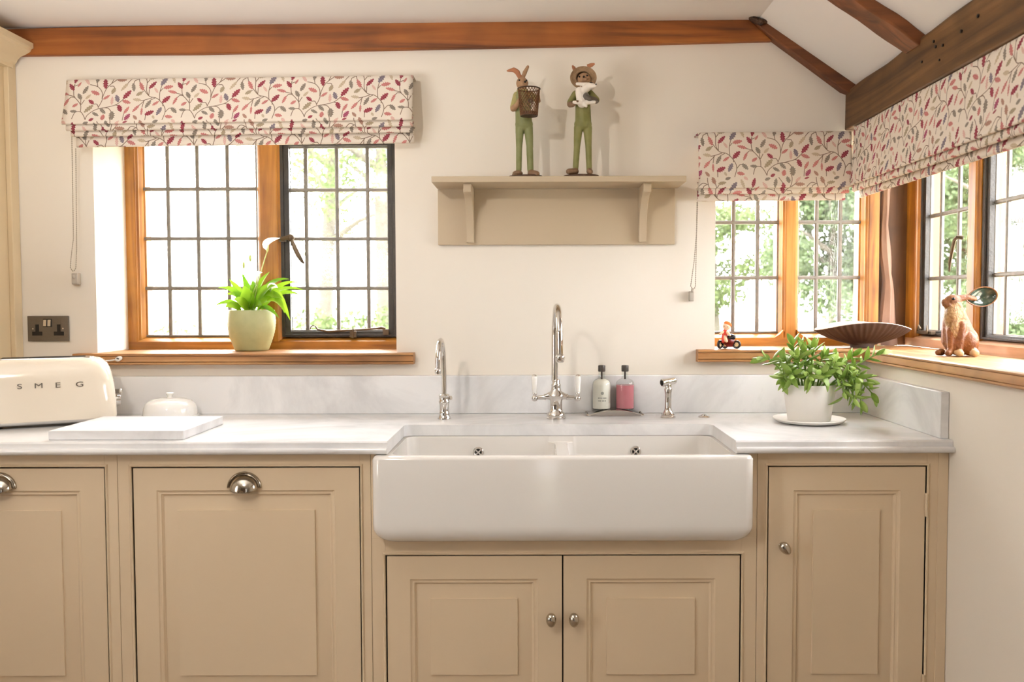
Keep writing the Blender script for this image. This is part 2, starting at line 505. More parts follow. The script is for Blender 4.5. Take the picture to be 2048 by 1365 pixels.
# ------------------------------------------------------------------ mesh helpers
class MB:
    def __init__(self):
        self.v, self.f = [], []

    def add(self, vs, fs):
        b = len(self.v)
        self.v += [tuple(x) for x in vs]
        self.f += [tuple(i + b for i in q) for q in fs]
        return self

    def box(self, x0, x1, y0, y1, z0, z1):
        return self.add([(x0, y0, z0), (x1, y0, z0), (x1, y1, z0), (x0, y1, z0), (x0, y0, z1), (x1, y0, z1), (x1, y1, z1), (x0, y1, z1)],
                        [(0, 3, 2, 1), (4, 5, 6, 7), (0, 1, 5, 4), (1, 2, 6, 5), (2, 3, 7, 6), (3, 0, 4, 7)])

    def prism(self, poly, axis, a, b):
        """closed polygon swept from a to b; poly is (y,z) for x, (x,z) for y, (x,y) for z"""
        n = len(poly)

        def at(p, t):
            return {'x': (t, p[0], p[1]), 'y': (p[0], t, p[1]), 'z': (p[0], p[1], t)}[axis]
        vs = [at(p, a) for p in poly] + [at(p, b) for p in poly]
        fs = [tuple(range(n)), tuple(range(2 * n - 1, n - 1, -1))]
        fs += [(i, (i + 1) % n, n + (i + 1) % n, n + i) for i in range(n)]
        return self.add(vs, fs)

    def loft(self, rings, cap=True, close=True):
        n = len(rings[0])
        vs = [p for r in rings for p in r]
        fs = []
        for k in range(len(rings) - 1):
            for i in range(n if close else n - 1):
                j = (i + 1) % n
                fs.append((k * n + i, k * n + j, (k + 1) * n + j, (k + 1) * n + i))
        if cap:
            fs.append(tuple(range(n))[::-1])
            fs.append(tuple(range((len(rings) - 1) * n, len(rings) * n)))
        return self.add(vs, fs)

    def lathe(self, prof, n=32, c=(0, 0, 0), mat=None, cap=True):
        rings = []
        for r, z in prof:
            rings.append([(max(r, 1e-5) * math.cos(2 * PI * i / n), max(r, 1e-5) * math.sin(2 * PI * i / n), z) for i in range(n)])
        if mat is not None:
            rings = [[tuple(mat @ Vector(p)) for p in r] for r in rings]
        rings = [[(p[0] + c[0], p[1] + c[1], p[2] + c[2]) for p in r] for r in rings]
        return self.loft(rings, cap)

    def tube(self, path, rad, n=10, cap=True, flat=None):
        """round tube along a path; rad is a number or one radius per point"""
        P = [Vector(p) for p in path]
        if not hasattr(rad, '__len__'):
            rad = [rad] * len(P)
        rings = []
        ref = None
        for i, p in enumerate(P):
            t = (P[min(i + 1, len(P) - 1)] - P[max(i - 1, 0)]).normalized()
            if ref is None:
                ref = Vector((0, 0, 1)) if abs(t.z) < 0.9 else Vector((1, 0, 0))
                ref = (ref - t * ref.dot(t)).normalized()
            else:
                ref = (ref - t * ref.dot(t)).normalized()
            s = t.cross(ref)
            fl = flat if flat else 1.0
            rings.append([tuple(p + ref * (rad[i] * math.cos(2 * PI * k / n)) + s * (rad[i] * fl * math.sin(2 * PI * k / n))) for k in range(n)])
        return self.loft(rings, cap)

    def ell(self, c, r, n=16, m=10, rot=None):
        rings = []
        for k in range(m + 1):
            th = PI * k / m
            rr = max(math.sin(th), 1e-4)
            ring = []
            for i in range(n):
                a = 2 * PI * i / n
                p = Vector((r[0] * rr * math.cos(a), r[1] * rr * math.sin(a), -r[2] * math.cos(th)))
                if rot is not None:
                    p = rot @ p
                ring.append((p.x + c[0], p.y + c[1], p.z + c[2]))
            rings.append(ring)
        return self.loft(rings, True)

    def nest(self, x0, x1, z0, z1, steps, cap=True):
        """rectangles nested in a vertical plane facing -y: steps are (inset, y)"""
        rings = []
        for i, y in steps:
            rings.append([(x0 + i, y, z0 + i), (x1 - i, y, z0 + i), (x1 - i, y, z1 - i), (x0 + i, y, z1 - i)])
        b = len(self.v)
        self.loft(rings, False)
        if cap:
            k = b + (len(rings) - 1) * 4
            self.f.append((k, k + 1, k + 2, k + 3))
        return self

    def xf(self, mat):
        self.v = [tuple(mat @ Vector(p)) for p in self.v]
        return self


def rrect(a, b, r, n=6, cx=0, cy=0, z=0):
    """rounded rectangle ring, half sizes a, b, corner radius r"""
    r = min(r, a * 0.999, b * 0.999)
    pts = []
    for qx, qy, s in ((1, 1, 0), (-1, 1, 1), (-1, -1, 2), (1, -1, 3)):
        for i in range(n + 1):
            t = PI / 2 * (s + i / n)
            pts.append((cx + qx * (a - r) + r * math.cos(t), cy + qy * (b - r) + r * math.sin(t), z))
    return pts


WM = {}


def mesh_from(name, mb, mat, smooth=35, uv=None):
    me = bpy.data.meshes.new(name)
    me.from_pydata(mb.v, [], mb.f)
    bm = bmesh.new()
    bm.from_mesh(me)
    bmesh.ops.recalc_face_normals(bm, faces=bm.faces)
    bm.to_mesh(me)
    bm.free()
    if mat is not None:
        me.materials.append(mat)
    if smooth:
        me.shade_smooth()
        me.set_sharp_from_angle(angle=math.radians(smooth))
    return me


def link(name, me, parent=None, local=False):
    o = bpy.data.objects.new(name, me)
    col.objects.link(o)
    if parent is not None:
        o.parent = parent
        if not local:
            o.matrix_parent_inverse = WM[parent.name].inverted()
            WM[o.name] = Matrix.Identity(4)
        else:
            WM[o.name] = WM[parent.name].copy()
    else:
        WM[o.name] = Matrix.Identity(4)
    return o


def obj(name, mb, mat, parent=None, smooth=35, bevel=0.0, local=False, seg=2):
    o = link(name, mesh_from(name, mb, mat, smooth), parent, local)
    if bevel:
        b = o.modifiers.new('bevel', 'BEVEL')
        b.width = bevel
        b.segments = seg
        b.limit_method = 'ANGLE'
        b.angle_limit = math.radians(40)
        b.harden_normals = False
    return o


def thing(name, label, cat, loc=(0, 0, 0), rotz=0.0, group=None, kind=None):
    o = bpy.data.objects.new(name, None)
    col.objects.link(o)
    o.empty_display_size = 0.05
    o.location = loc
    o.rotation_euler = (0, 0, rotz)
    WM[o.name] = Matrix.Translation(loc) @ Matrix.Rotation(rotz, 4, 'Z')
    if label:
        o['label'] = label
    if cat:
        o['category'] = cat
    if group:
        o['group'] = group
    if kind:
        o['kind'] = kind
    return o


def tag(o, label, cat, group=None):
    o['label'] = label
    o['category'] = cat
    if group:
        o['group'] = group
    return o


def struct(name, mb, mat, smooth=30, bevel=0.0, label=None):
    o = obj(name, mb, mat, None, smooth, bevel)
    o['kind'] = 'structure'
    if label:
        o['label'] = label
    return o


def put(name, me, parent, matrix):
    """one more object sharing a mesh, placed by a matrix in its parent's space"""
    o = bpy.data.objects.new(name, me)
    col.objects.link(o)
    o.parent = parent
    o.matrix_basis = matrix
    WM[o.name] = WM[parent.name] @ matrix
    return o


def bez(a, b, c, t):
    return a * (1 - t) ** 2 + b * (2 * t * (1 - t)) + c * t * t


def blob(name, prims, mats, voxel=0.003, smooth=5, parent=None, local=True):
    """one continuous skin over tapered limbs ('c', p, q, r0, r1, mat) and ellipsoids ('e', c, r, mat[, rot])"""
    mb = MB()
    for p in prims:
        if p[0] == 'c':
            a, b, r0, r1 = Vector(p[1]), Vector(p[2]), p[3], p[4]
            d = (b - a).normalized()
            mb.tube([a - d * r0 * 0.9, a - d * r0 * 0.6, a, b, b + d * r1 * 0.6, b + d * r1 * 0.9],
                    [r0 * 0.4, r0 * 0.8, r0, r1, r1 * 0.8, r1 * 0.4], 12)
        else:
            mb.ell(p[1], p[2], 16, 10, p[4] if len(p) > 4 else None)
    me = mesh_from(name + '_rough', mb, None, None)
    o = bpy.data.objects.new(name + '_rough', me)
    col.objects.link(o)
    r = o.modifiers.new('r', 'REMESH')
    r.mode = 'VOXEL'
    r.voxel_size = voxel
    s = o.modifiers.new('s', 'SMOOTH')
    s.iterations = smooth
    s.factor = 0.5
    dg = bpy.context.evaluated_depsgraph_get()
    dg.update()
    me2 = bpy.data.meshes.new_from_object(o.evaluated_get(dg))
    bpy.data.objects.remove(o)
    bpy.data.meshes.remove(me)
    me2.name = name
    me2.materials.clear()
    for k in mats:
        me2.materials.append(M[k])
    n = len(me2.polygons)
    cen = np.empty(n * 3, np.float32)
    me2.polygons.foreach_get('center', cen)
    cen = cen.reshape(-1, 3)
    best = np.full(n, 1e9)
    idx = np.zeros(n, np.int32)
    for p in prims:
        if p[0] == 'c':
            a, b = np.array(p[1]), np.array(p[2])
            d = b - a
            t = np.clip(((cen - a) @ d) / max(1e-9, d @ d), 0, 1)
            ds = np.linalg.norm(cen - a - t[:, None] * d, axis=1) - (p[3] + (p[4] - p[3]) * t)
            mi = mats.index(p[5])
        else:
            q = cen - np.array(p[1])
            if len(p) > 4 and p[4] is not None:
                q = q @ np.array(p[4])
            r_ = np.array(p[2])
            ds = (np.linalg.norm(q / r_, axis=1) - 1) * min(p[2])
            mi = mats.index(p[3])
        w = ds < best
        best[w] = ds[w]
        idx[w] = mi
    me2.polygons.foreach_set('material_index', idx)
    me2.shade_smooth()
    return link(name, me2, parent, local)


# ------------------------------------------------------------------ room shell
WY = 2.6          # inner face of the back wall
RX = 0.993        # inner face of the right wall

w = MB()
w.box(-2.2, -1.297, WY, 2.86, 0, 2.3)
w.box(-1.297, -0.4075, WY, 2.86, 0, 1.059)
w.box(-1.297, -0.4075, WY, 2.86, 1.80, 2.3)
w.box(-0.4075, 0.539, WY, 2.86, 0, 2.3)
w.box(0.539, 1.25, WY, 2.86, 0, 1.065)
w.box(0.539, 1.25, WY, 2.86, 1.715, 2.3)
struct('wall_back', w, M['wall'], None)
w = MB()
w.box(RX, 1.25, 1.60, WY, 0, 1.065)
w.box(RX, 1.25, 1.60, WY, 1.715, 2.3)
w.box(RX, 1.25, -2.2, 1.60, 0, 2.3)
struct('wall_right', w, M['wall'], None)
w = MB()
w.box(-2.3, -2.2, -2.2, 0.20, 0, 2.3)
w.box(-2.3, -2.2, 0.5, 2.86, 0, 2.3)
w.box(-2.3, -2.2, 0.20, 0.5, 0, 0.65)
w.box(-2.3, -2.2, 0.20, 0.5, 1.75, 2.3)
struct('wall_left', w, M['wall'], None)
w = MB()
w.box(-2.3, -0.06, -2.3, -2.2, 0, 2.3)
w.box(0.17, 1.25, -2.3, -2.2, 0, 2.3)
w.box(-0.06, 0.17, -2.3, -2.2, 0, 0.05)
w.box(-0.06, 0.17, -2.3, -2.2, 1.9, 2.3)
struct('wall_front', w, M['dark_taupe'], None)
struct('floor', MB().box(-2.3, 1.25, -2.3, 2.86, -0.06, 0.0), M['floor'], None)
w = MB()
w.prism([(-2.3, 2.040), (0.655, 2.060), (0.655, 2.30), (-2.3, 2.30)], 'y', -2.3, 2.605)
struct('ceiling', w, M['ceiling'], None)
w = MB()
w.prism([(0.655, 2.060), (1.02, 1.812), (1.02, 2.30), (0.655, 2.30)], 'y', -2.3, 2.605)
o = struct('ceiling_slope', w, M['ceiling'], None)


def wobble_box(name, poly_front, y0, y1, mat, label, amp=0.003, nseg=1):
    mb = MB()
    mb.prism(poly_front, 'y', y0, y1)
    return mb


# long collar beam along the top of the back wall
top = [(-1.60, 2.037), (-1.475, 2.040), (-1.22, 2.046), (-0.967, 2.0508), (-0.70, 2.0525), (-0.386, 2.0545), (-0.1, 2.057), (0.1955, 2.0585), (0.45, 2.0592), (0.631, 2.0603)]
bot = [(0.697, 2.000), (0.62, 1.9985), (0.40, 1.993), (0.195, 1.9885), (-0.1, 1.983), (-0.386, 1.9785), (-0.70, 1.972), (-0.967, 1.967), (-1.22, 1.966), (-1.477, 1.964), (-1.60, 1.963)]
b = MB().prism(top + bot, 'y', 2.580, 2.604)
tag(obj('ceiling_beam', b, M['beam_x'], None, 30, 0.003), 'long reddish oak beam running along the top of the back wall', 'beam')
# rafter lying against the back wall under the sloping ceiling
b = MB().prism([(0.640, 2.058), (0.682, 2.054), (0.76, 2.003), (0.85, 1.938), (0.945, 1.870), (0.945, 1.838), (0.902, 1.8535), (0.80, 1.928), (0.702, 1.9985), (0.66, 2.030)], 'y', 2.566, 2.604)
tag(obj('ceiling_rafter', b, M['beam_s'], None, 30, 0.003), 'short sloping oak rafter lying against the back wall beside the end of the long beam', 'beam')
rf = bpy.data.objects['ceiling_rafter']
mb = MB()
for q, r_ in (((0.640, 2.560, 2.052), (0.020, 0.012, 0.009)), ((0.655, 2.558, 2.046), (0.012, 0.012, 0.010)), ((0.668, 2.560, 2.050), (0.010, 0.010, 0.008))):
    mb.ell(q, r_, 9, 6, Matrix.Rotation(0.5, 3, 'Y'))
kn_ = obj('knotted_end', mb, M['knot'], rf, 20)
kn_['kind'] = 'stuff'
kn_['label'] = 'dark splintered knot at the top end'
# second rafter nearer the camera
sl = -0.68


def slope_z(x):
    return 2.060 + (x - 0.655) * sl


b = MB()
rings = []
for i in range(12):
    x = 0.665 + (0.935 - 0.665) * i / 11
    wv = 0.004 * math.sin(i * 1.3)
    z = slope_z(x) + 0.002
    y0, y1 = 2.100 + wv, 2.183 - 0.6 * wv
    t = 0.030
    rings.append([(x, y0, z), (x, y1, z), (x - t * 0.56, y1, z - t * 0.83), (x - t * 0.56, y0, z - t * 0.83)])
b.loft(rings)
tag(obj('ceiling_rafter', b, M['beam_s'], None, 30, 0.004), 'sloping oak rafter across the white ceiling, nearer one that meets the dark beam from above', 'beam')
# heavy wall plate along the right wall
rings = []
N = 40
for i in range(N + 1):
    y = 2.604 - (2.604 - 0.6) * i / N
    n1 = noise.noise(Vector((y * 5, 0, 3))) * 0.006
    n2 = noise.noise(Vector((y * 4, 5, 1))) * 0.004
    topz = 1.860 + 0.022 * (2.6 - y) + n1
    botz = 1.744 + n2
    rings.append([(0.918 + n2, y, botz), (RX + 0.004, y, botz), (RX + 0.004, y, topz + 0.004), (0.935, y, topz + 0.004), (0.919 - n2, y, topz - 0.006)])
b = MB().loft(rings)
bo = obj('wall_plate_beam', b, M['beam_y'], None, 30, 0.004)
tag(bo, 'thick dark weathered oak beam above the right hand blind', 'beam')
for hy, hz, hr in ((2.03, 1.835, 0.0035), (2.02, 1.82, 0.0035), (1.985, 1.813, 0.0035), (1.90, 1.818, 0.004), (2.09, 1.805, 0.003), (1.83, 1.828, 0.004), (2.0, 1.785, 0.0025)):
    h = MB().lathe([(hr, 0), (hr, 0.003)], 8, mat=Matrix.Rotation(-PI / 2, 4, 'Y'), c=(0.9185, hy, hz))
    obj('nail_hole', h, M['black'], bo)

# ------------------------------------------------------------------ windows


class Win:
    """window builder: u along the wall (to the right), v out through the wall, w up"""

    def __init__(self, name, label, fn, oz, oh):
        self.fn, self.oz, self.oh = fn, oz, oh
        self.t = thing(name, label, None, fn(0, 0, 1.1), kind='structure')

    def part(self, name, mb, mat, bevel=0.0, parent=None, smooth=30):
        mb.v = [self.fn(*p) for p in mb.v]
        return obj(name, mb, mat, parent or self.t, smooth, bevel)

    def post(self, name, u0, u1, w0, w1, left=True, right=True, d=0.075):
        """upright with stepped ovolo mouldings on the glazed sides"""
        st = [(0.0, 0.0), (0.004, 0.003), (0.004, 0.007), (0.010, 0.012), (0.010, 0.016), (0.017, 0.028), (0.017, 0.033), (0.022, 0.035)]
        m = 0.022
        poly = []
        if left:
            poly += [(u0 + m - a, v) for a, v in st][::-1]
        else:
            poly += [(u0, 0)]
        if right:
            poly += [(u1 - m + a, v) for a, v in st]
        else:
            poly += [(u1, 0)]
        poly += [(u1, d), (u0, d)]
        mb = MB()
        mb.prism(poly, 'z', w0, w1)
        return self.part(name, mb, self.oz)

    def rail(self, name, u0, u1, w0, w1, up=True, d=0.075):
        h = w1 - w0
        if up:
            poly = [(0, w0), (0, w1 - 0.014), (0.006, w1 - 0.010), (0.035, w1), (d, w1), (d, w0)]
        else:
            poly = [(0, w1), (0, w0 + 0.014), (0.006, w0 + 0.010), (0.035, w0), (d, w0), (d, w1)]
        mb = MB()
        mb.prism(poly, 'x', u0, u1)
        return self.part(name, mb, self.oh)

    def glaze(self, us, ws, v=0.036, bw=0.0120, parent=None, edge=True):
        """lead bars and one pane per cell"""
        for i in range(len(us)):
            if i in (0, len(us) - 1) and not edge:
                continue
            k = 0.006 if i in (0, len(us) - 1) else bw / 2
            mb = MB()
            mb.prism([(us[i] - k, v - 0.001), (us[i] - k * 0.5, v - 0.0035), (us[i] + k * 0.5, v - 0.0035), (us[i] + k, v - 0.001), (us[i] + k, v + 0.006), (us[i] - k, v + 0.006)], 'z', ws[0], ws[-1])
            self.part('glazing_bar', mb, M['lead'], parent=parent)
        for j in range(len(ws)):
            k = 0.004 if j in (0, len(ws) - 1) else bw / 2
            mb = MB()
            mb.prism([(v - 0.001, ws[j] - k), (v - 0.004, ws[j] - k * 0.5), (v - 0.004, ws[j] + k * 0.5), (v - 0.001, ws[j] + k), (v + 0.006, ws[j] + k), (v + 0.006, ws[j] - k)], 'x', us[0], us[-1])
            self.part('glazing_bar', mb, M['lead'], parent=parent)
        for i in range(len(us) - 1):
            for j in range(len(ws) - 1):
                mb = MB().box(us[i], us[i + 1], v + 0.001, v + 0.004, ws[j], ws[j + 1])
                self.part('pane', mb, M['glass'], parent=parent, smooth=None)

    def casement(self, u0, u1, w0, w1, fw=0.016, fb=0.013, v=0.012):
        mb = MB()
        rings = []
        for a, b_, vv in ((0, 0, v + 0.03), (0, 0, v), (fw * 0.45, fb * 0.45, v), (fw * 0.5, fb * 0.5, v + 0.006), (fw, fb, v + 0.008), (fw, fb, v + 0.03)):
            rings.append([(u0 + a, vv, w0 + b_), (u1 - a, vv, w0 + b_), (u1 - a, vv, w1 - b_), (u0 + a, vv, w1 - b_)])
        rings.append(rings[0])
        mb.loft(rings, False)
        return self.part('iron_casement', mb, M['iron'])


def fn_back(u, v, w_):
    return (u, 2.8 + v, w_)


def fn_right(u, v, w_):
    return (1.2 + v, -u, w_)


# left window over the worktop
W1 = Win('window_1', 'left two light leaded window in honey oak frame with iron casement', fn_back, M['oak_z'], M['oak_x'])
W1.post('jamb', -1.297, -1.2485, 1.1172, 1.80, False, True)
W1.post('mullion', -0.891, -0.796, 1.1172, 1.80)
W1.post('jamb', -0.446, -0.4075, 1.1172, 1.80, True, False)
W1.rail('bottom_rail', -1.2975, -0.4075, 1.093, 1.131)
W1.rail('head_rail', -1.2975, -0.4075, 1.762, 1.80, False)
W1.glaze([-1.258, -1.1759, -1.0807, -0.9839, -0.888], [1.135, 1.2888, 1.449, 1.608, 1.765])
ic = W1.casement(-0.812, -0.436, 1.132, 1.758, 0.030, 0.016)
W1.glaze([-0.788, -0.7316, -0.6316, -0.5332, -0.464], [1.150, 1.2876, 1.447, 1.604, 1.740], parent=ic)
# cockspur handle
mb = MB()
mb.box(-0.811, -0.790, 0.002, 0.012, 1.436, 1.452)
mb.tube([(-0.808, -0.004, 1.444), (-0.785, -0.012, 1.447), (-0.772, -0.014, 1.448)], [0.004, 0.0065, 0.009], 10)
mb.ell((-0.769, -0.012, 1.447), (0.012, 0.010, 0.012), 12, 8)
hd = W1.part('handle', mb, M['pewter'], parent=ic)
mb = MB()
mb.tube([(-0.766, -0.016, 1.443), (-0.757, -0.017, 1.418), (-0.745, -0.017, 1.392), (-0.733, -0.016, 1.372), (-0.727, -0.015, 1.365)], [0.005, 0.0075, 0.008, 0.0055, 0.002], 10, flat=0.6)
W1.part('lever', mb, M['pewter'], parent=ic)
# peg stay
mb = MB()
mb.tube([(-0.715, 0.0, 1.156), (-0.712, 0.0, 1.165), (-0.704, 0.0, 1.169), (-0.697, 0.0, 1.165), (-0.692, 0.002, 1.156), (-0.66, 0.003, 1.149), (-0.58, 0.002, 1.153), (-0.50, 0.002, 1.158)],
        [0.002, 0.002, 0.002, 0.002, 0.003, 0.0035, 0.003, 0.003], 8)
mb.tube([(-0.50, 0.002, 1.158), (-0.488, 0.002, 1.160), (-0.474, 0.002, 1.158)], [0.004, 0.0055, 0.004], 8)
mb.box(-0.482, -0.464, -0.002, 0.012, 1.138, 1.156)
W1.part('stay', mb, M['pewter'], parent=ic)
mb = MB()
mb.tube([(-0.578, 0.0, 1.128), (-0.578, 0.0, 1.162)], [0.004, 0.0015], 8)
mb.box(-0.588, -0.568, -0.001, 0.012, 1.130, 1.150)
W1.part('stay_peg', mb, M['pewter'], parent=ic)


def sill(win, name, u0, u1, vf, vb, z0, z1, mat):
    """nosed board: rounded top lip, groove, square lower edge (v measured from window plane)"""
    h = z1 - z0
    poly = [(vf, z1 - 0.003), (vf + 0.003, z1), (vb, z1), (vb, z0), (vf + 0.008, z0), (vf + 0.004, z0 + 0.003), (vf + 0.004, z0 + 0.007), (vf + 0.007, z0 + 0.008),
            (vf + 0.007, z0 + 0.009), (vf + 0.002, z0 + 0.010), (vf + 0.002, z1 - 0.009), (vf + 0.006, z1 - 0.008), (vf + 0.001, z1 - 0.007)]
    mb = MB()
    mb.prism(poly, 'x', u0, u1)
    return win.part(name, mb, mat)


sill(W1, 'sill', -1.352, -0.353, -0.24, 0.002, 1.059, 1.093, M['sill_x'])

# back right window
W2 = Win('window_2', 'leaded window in honey oak frame on the back wall right of the shelf', fn_back, M['oak_z'], M['oak_x'])
W2.post('jamb', 0.539, 0.585, 1.1252, 1.715, False, True)
W2.post('mullion', 0.786, 0.858, 1.1252, 1.715)
W2.post('jamb', 1.050, 1.103, 1.1252, 1.715, True, False)
W2.rail('bottom_rail', 0.539, 1.10, 1.0995, 1.139)
W2.rail('head_rail', 0.539, 1.10, 1.67, 1.715, False)
W2.glaze([0.570, 0.6464, 0.7239, 0.793], [1.142, 1.3182, 1.4967, 1.672])
W2.glaze([0.8514, 0.9144, 0.9903, 1.0605], [1.142, 1.3182, 1.4967, 1.672])
# curved brackets where the mullion meets the rail
for sx, u in ((-1, 0.800), (1, 0.844)):
    mb = MB()
    mb.prism([(u, 1.125), (u + sx * 0.030, 1.125), (u + sx * 0.022, 1.130), (u + sx * 0.010, 1.138), (u, 1.150)], 'y', -0.001, 0.03)
    W2.part('corner_bracket', mb, M['oak_z'])

# side window in the right wall
W3 = Win('window_3', 'leaded side window of the right wall with two iron casements in oak', fn_right, M['oak_z'], M['oak_y'])
W3.post('jamb', -2.826, -2.742, 1.1252, 1.715, False, True, 0.08)
W3.post('mullion', -2.4495, -2.368, 1.1252, 1.715, True, True, 0.08)
W3.post('mullion', -2.03, -1.95, 1.1252, 1.715, True, True, 0.08)
W3.post('jamb', -1.65, -1.60, 1.1252, 1.715, True, False, 0.08)
W3.oh = M['lit_rail']
W3.rail('bottom_rail', -2.826, -1.60, 1.0995, 1.139)
W3.oh = M['oak_y']
W3.rail('head_rail', -2.826, -1.60, 1.67, 1.715, False)
for u0, u1, bars in ((-2.762, -2.440, (-2.667, -2.557)), (-2.378, -2.020, (-2.296, -2.186, -2.09)), (-1.96, -1.64, (-1.85, -1.74))):
    ic = W3.casement(u0, u1, 1.138, 1.672, 0.024, 0.012, 0.014)
    W3.glaze([u0 + 0.020] + list(bars) + [u1 - 0.020], [1.149, 1.311, 1.505, 1.662], parent=ic, v=0.038)
    if u0 < -2.7:
        mb = MB()
        mb.tube([(-2.452, 0.000, 1.418), (-2.462, -0.012, 1.420), (-2.475, -0.013, 1.413), (-2.49, -0.012, 1.385), (-2.503, -0.012, 1.35), (-2.507, -0.011, 1.325)], [0.006, 0.006, 0.0055, 0.005, 0.0045, 0.002], 8)
        W3.part('handle', mb, M['pewter'], parent=ic)
        mb = MB()
        mb.box(-2.74, -2.64, 0.0, 0.014, 1.140, 1.150)
        mb.tube([(-2.66, -0.003, 1.142), (-2.66, -0.003, 1.168)], [0.004, 0.0015], 8)
        mb.tube([(-2.725, -0.003, 1.150), (-2.715, -0.004, 1.165), (-2.705, -0.003, 1.155)], [0.003, 0.003, 0.003], 8)
        W3.part('stay', mb, M['pewter'], parent=ic)

# L shaped sill: back board and side board meeting in a mitre
zs0, zs1 = 1.0635, 1.0995
sill(W2, 'sill', 0.483, 0.968, -0.24, 0.002, zs0, zs1, M['sill_x'])
mb = MB().box(0.968, 1.199, 0.0 - 0.235, 0.002, zs0 + 0.012, zs1 - 0.0003)
W2.part('sill_corner', mb, M['sill_x'])
sill(W3, 'sill', -2.56, -1.55, -0.233, 0.002, zs0, zs1 - 0.0004, M['sill_y'])

# timber corner post between the two windows
cp = thing('corner_post', None, None, (1.15, 2.82, 1.1), kind='structure')
cp['label'] = 'dark old corner post with a pale waney edge between the two right windows'
mb = MB()
rings = []
for i in range(17):
    z = 1.0995 + (1.715 - 1.0995) * i / 16
    n1 = 0.003 * math.sin(i * 1.1)
    rings.append([(1.135 + n1, 2.824, z), (1.203, 2.824, z), (1.203, 2.90, z), (1.10, 2.90, z)])
mb.loft(rings)
obj('post', mb, M['post'], cp, 30)
mb = MB()
rings = []
for i in range(25):
    t = i / 24
    z = 1.0995 + (1.715 - 1.0995) * t
    # waney face: wide at the foot, narrow and wandering higher up
    l = 1.113 + 0.004 * math.sin(t * 9) + 0.010 * math.exp(-((t - 0.36) / 0.13) ** 2)
    wd = 0.052 - 0.085 * t if t < 0.38 else 0.020 + 0.008 * math.sin((t - 0.38) * 14)
    wd = max(wd, 0.018)
    r = l + wd
    dz = 0.004 * math.sin(t * 17)
    rings.append([(l, 2.80 + dz, z), (l + wd * 0.5, 2.792 + dz, z), (r, 2.800 + dz, z), (r + 0.012, 2.826, z), (l, 2.826, z)])
mb.loft(rings)
obj('waney_edge', mb, M['waney'], cp, 40)

# glazed slit added behind the camera to put a bright strip on the sink
W4 = thing('added_slit', 'narrow glazed slit added in the wall behind for the strip on the sink', None, (0, -2.25, 0.05), kind='structure')
obj('pane', MB().box(-0.06, 0.17, -2.26, -2.255, 0.05, 1.9), M['tinted'], W4, None)
mb = MB()
mb.box(-0.06, -0.05, -2.28, -2.21, 0.05, 1.9)
mb.box(0.16, 0.17, -2.28, -2.21, 0.05, 1.9)
obj('frame', mb, M['oak_z'], W4)


# window added in the left wall, out of view, to light the unit fronts
W5 = thing('added_fill_window', 'plain window added in the left wall outside the picture to light the units', None, (-2.25, 0.45, 0.95), kind='structure')
obj('pane', MB().box(-2.262, -2.257, 0.20, 0.5, 0.65, 1.75), M['glass'], W5, None)
for y_ in (0.20, 0.49):
    obj('mullion', MB().box(-2.28, -2.21, y_, y_ + 0.01, 0.65, 1.75), M['oak_z'], W5)

# ------------------------------------------------------------------ worktop, upstands, sink
CT = 0.912
CB = 0.882
wt = thing('worktop', 'white marble worktop with ogee front edge running around the sink', 'worktop', (0, 2.3, CB))
edge = [(2.0455, CB + 0.006), (2.0450, CB + 0.010), (2.0465, CB + 0.0135), (2.050, CB + 0.0152), (2.0575, CB + 0.0155), (2.0575, CB + 0.0265), (2.0605, CT)]
tail = [(2.052, CB + 0.003), (2.057, CB)]


def edge_poly(yb):
    return [(yb, CB), (2.054, CB), (2.048, CB + 0.002)] + edge + [(yb, CT)]


HX0, HX1, HY1, HR = -0.347, 0.4785, 2.343, 0.022
mb = MB()
mb.prism(edge_poly(2.10), 'x', -2.2, HX0)
mb.prism(edge_poly(2.10), 'x', HX1, RX - 0.001)
obj('front_edge', mb, M['marble'], wt, 40)
mb = MB()
out = [(HX0, 2.10)]
hole = [(HX0, 2.10), (HX0, HY1 - HR)] + [(HX0 + HR - HR * math.cos(a), HY1 - HR + HR * math.sin(a)) for a in [PI / 2 * k / 6 for k in range(1, 7)]] + \
       [(HX1 - HR + HR * math.sin(a), HY1 - HR + HR * math.cos(a)) for a in [PI / 2 * k / 6 for k in range(0, 6)]] + [(HX1, HY1 - HR), (HX1, 2.10)]
poly = [(-2.2, 2.10)] + hole + [(RX - 0.001, 2.10), (RX - 0.001, 2.597), (-2.2, 2.597)]
# split in three so every face stays simple
mb.prism([(-2.2, 2.10), (HX0, 2.10), (HX0, 2.597), (-2.2, 2.597)], 'z', CB, CT)
mb.prism([(HX1, 2.10), (RX - 0.001, 2.10), (RX - 0.001, 2.597), (HX1, 2.597)], 'z', CB, CT)
mid = [p for p in hole if p[1] > HY1 - HR - 1e-6]
mb.prism(mid + [(HX1, 2.597), (HX0, 2.597)], 'z', CB, CT)
obj('slab', mb, M['marble'], wt, 30)

mb = MB().box(-1.530, RX - 0.0225, 2.576, 2.5995, CT, 1.0245)
tag(obj('upstand', mb, M['marble'], None, 30, 0.002), 'long low marble upstand along the back wall behind the taps', 'upstand')
mb = MB().box(RX - 0.0215, RX - 0.0005, 2.080, 2.5995, CT, 1.0245)
tag(obj('upstand', mb, M['marble'], None, 30, 0.002), 'short marble upstand along the right wall beside the succulent', 'upstand')


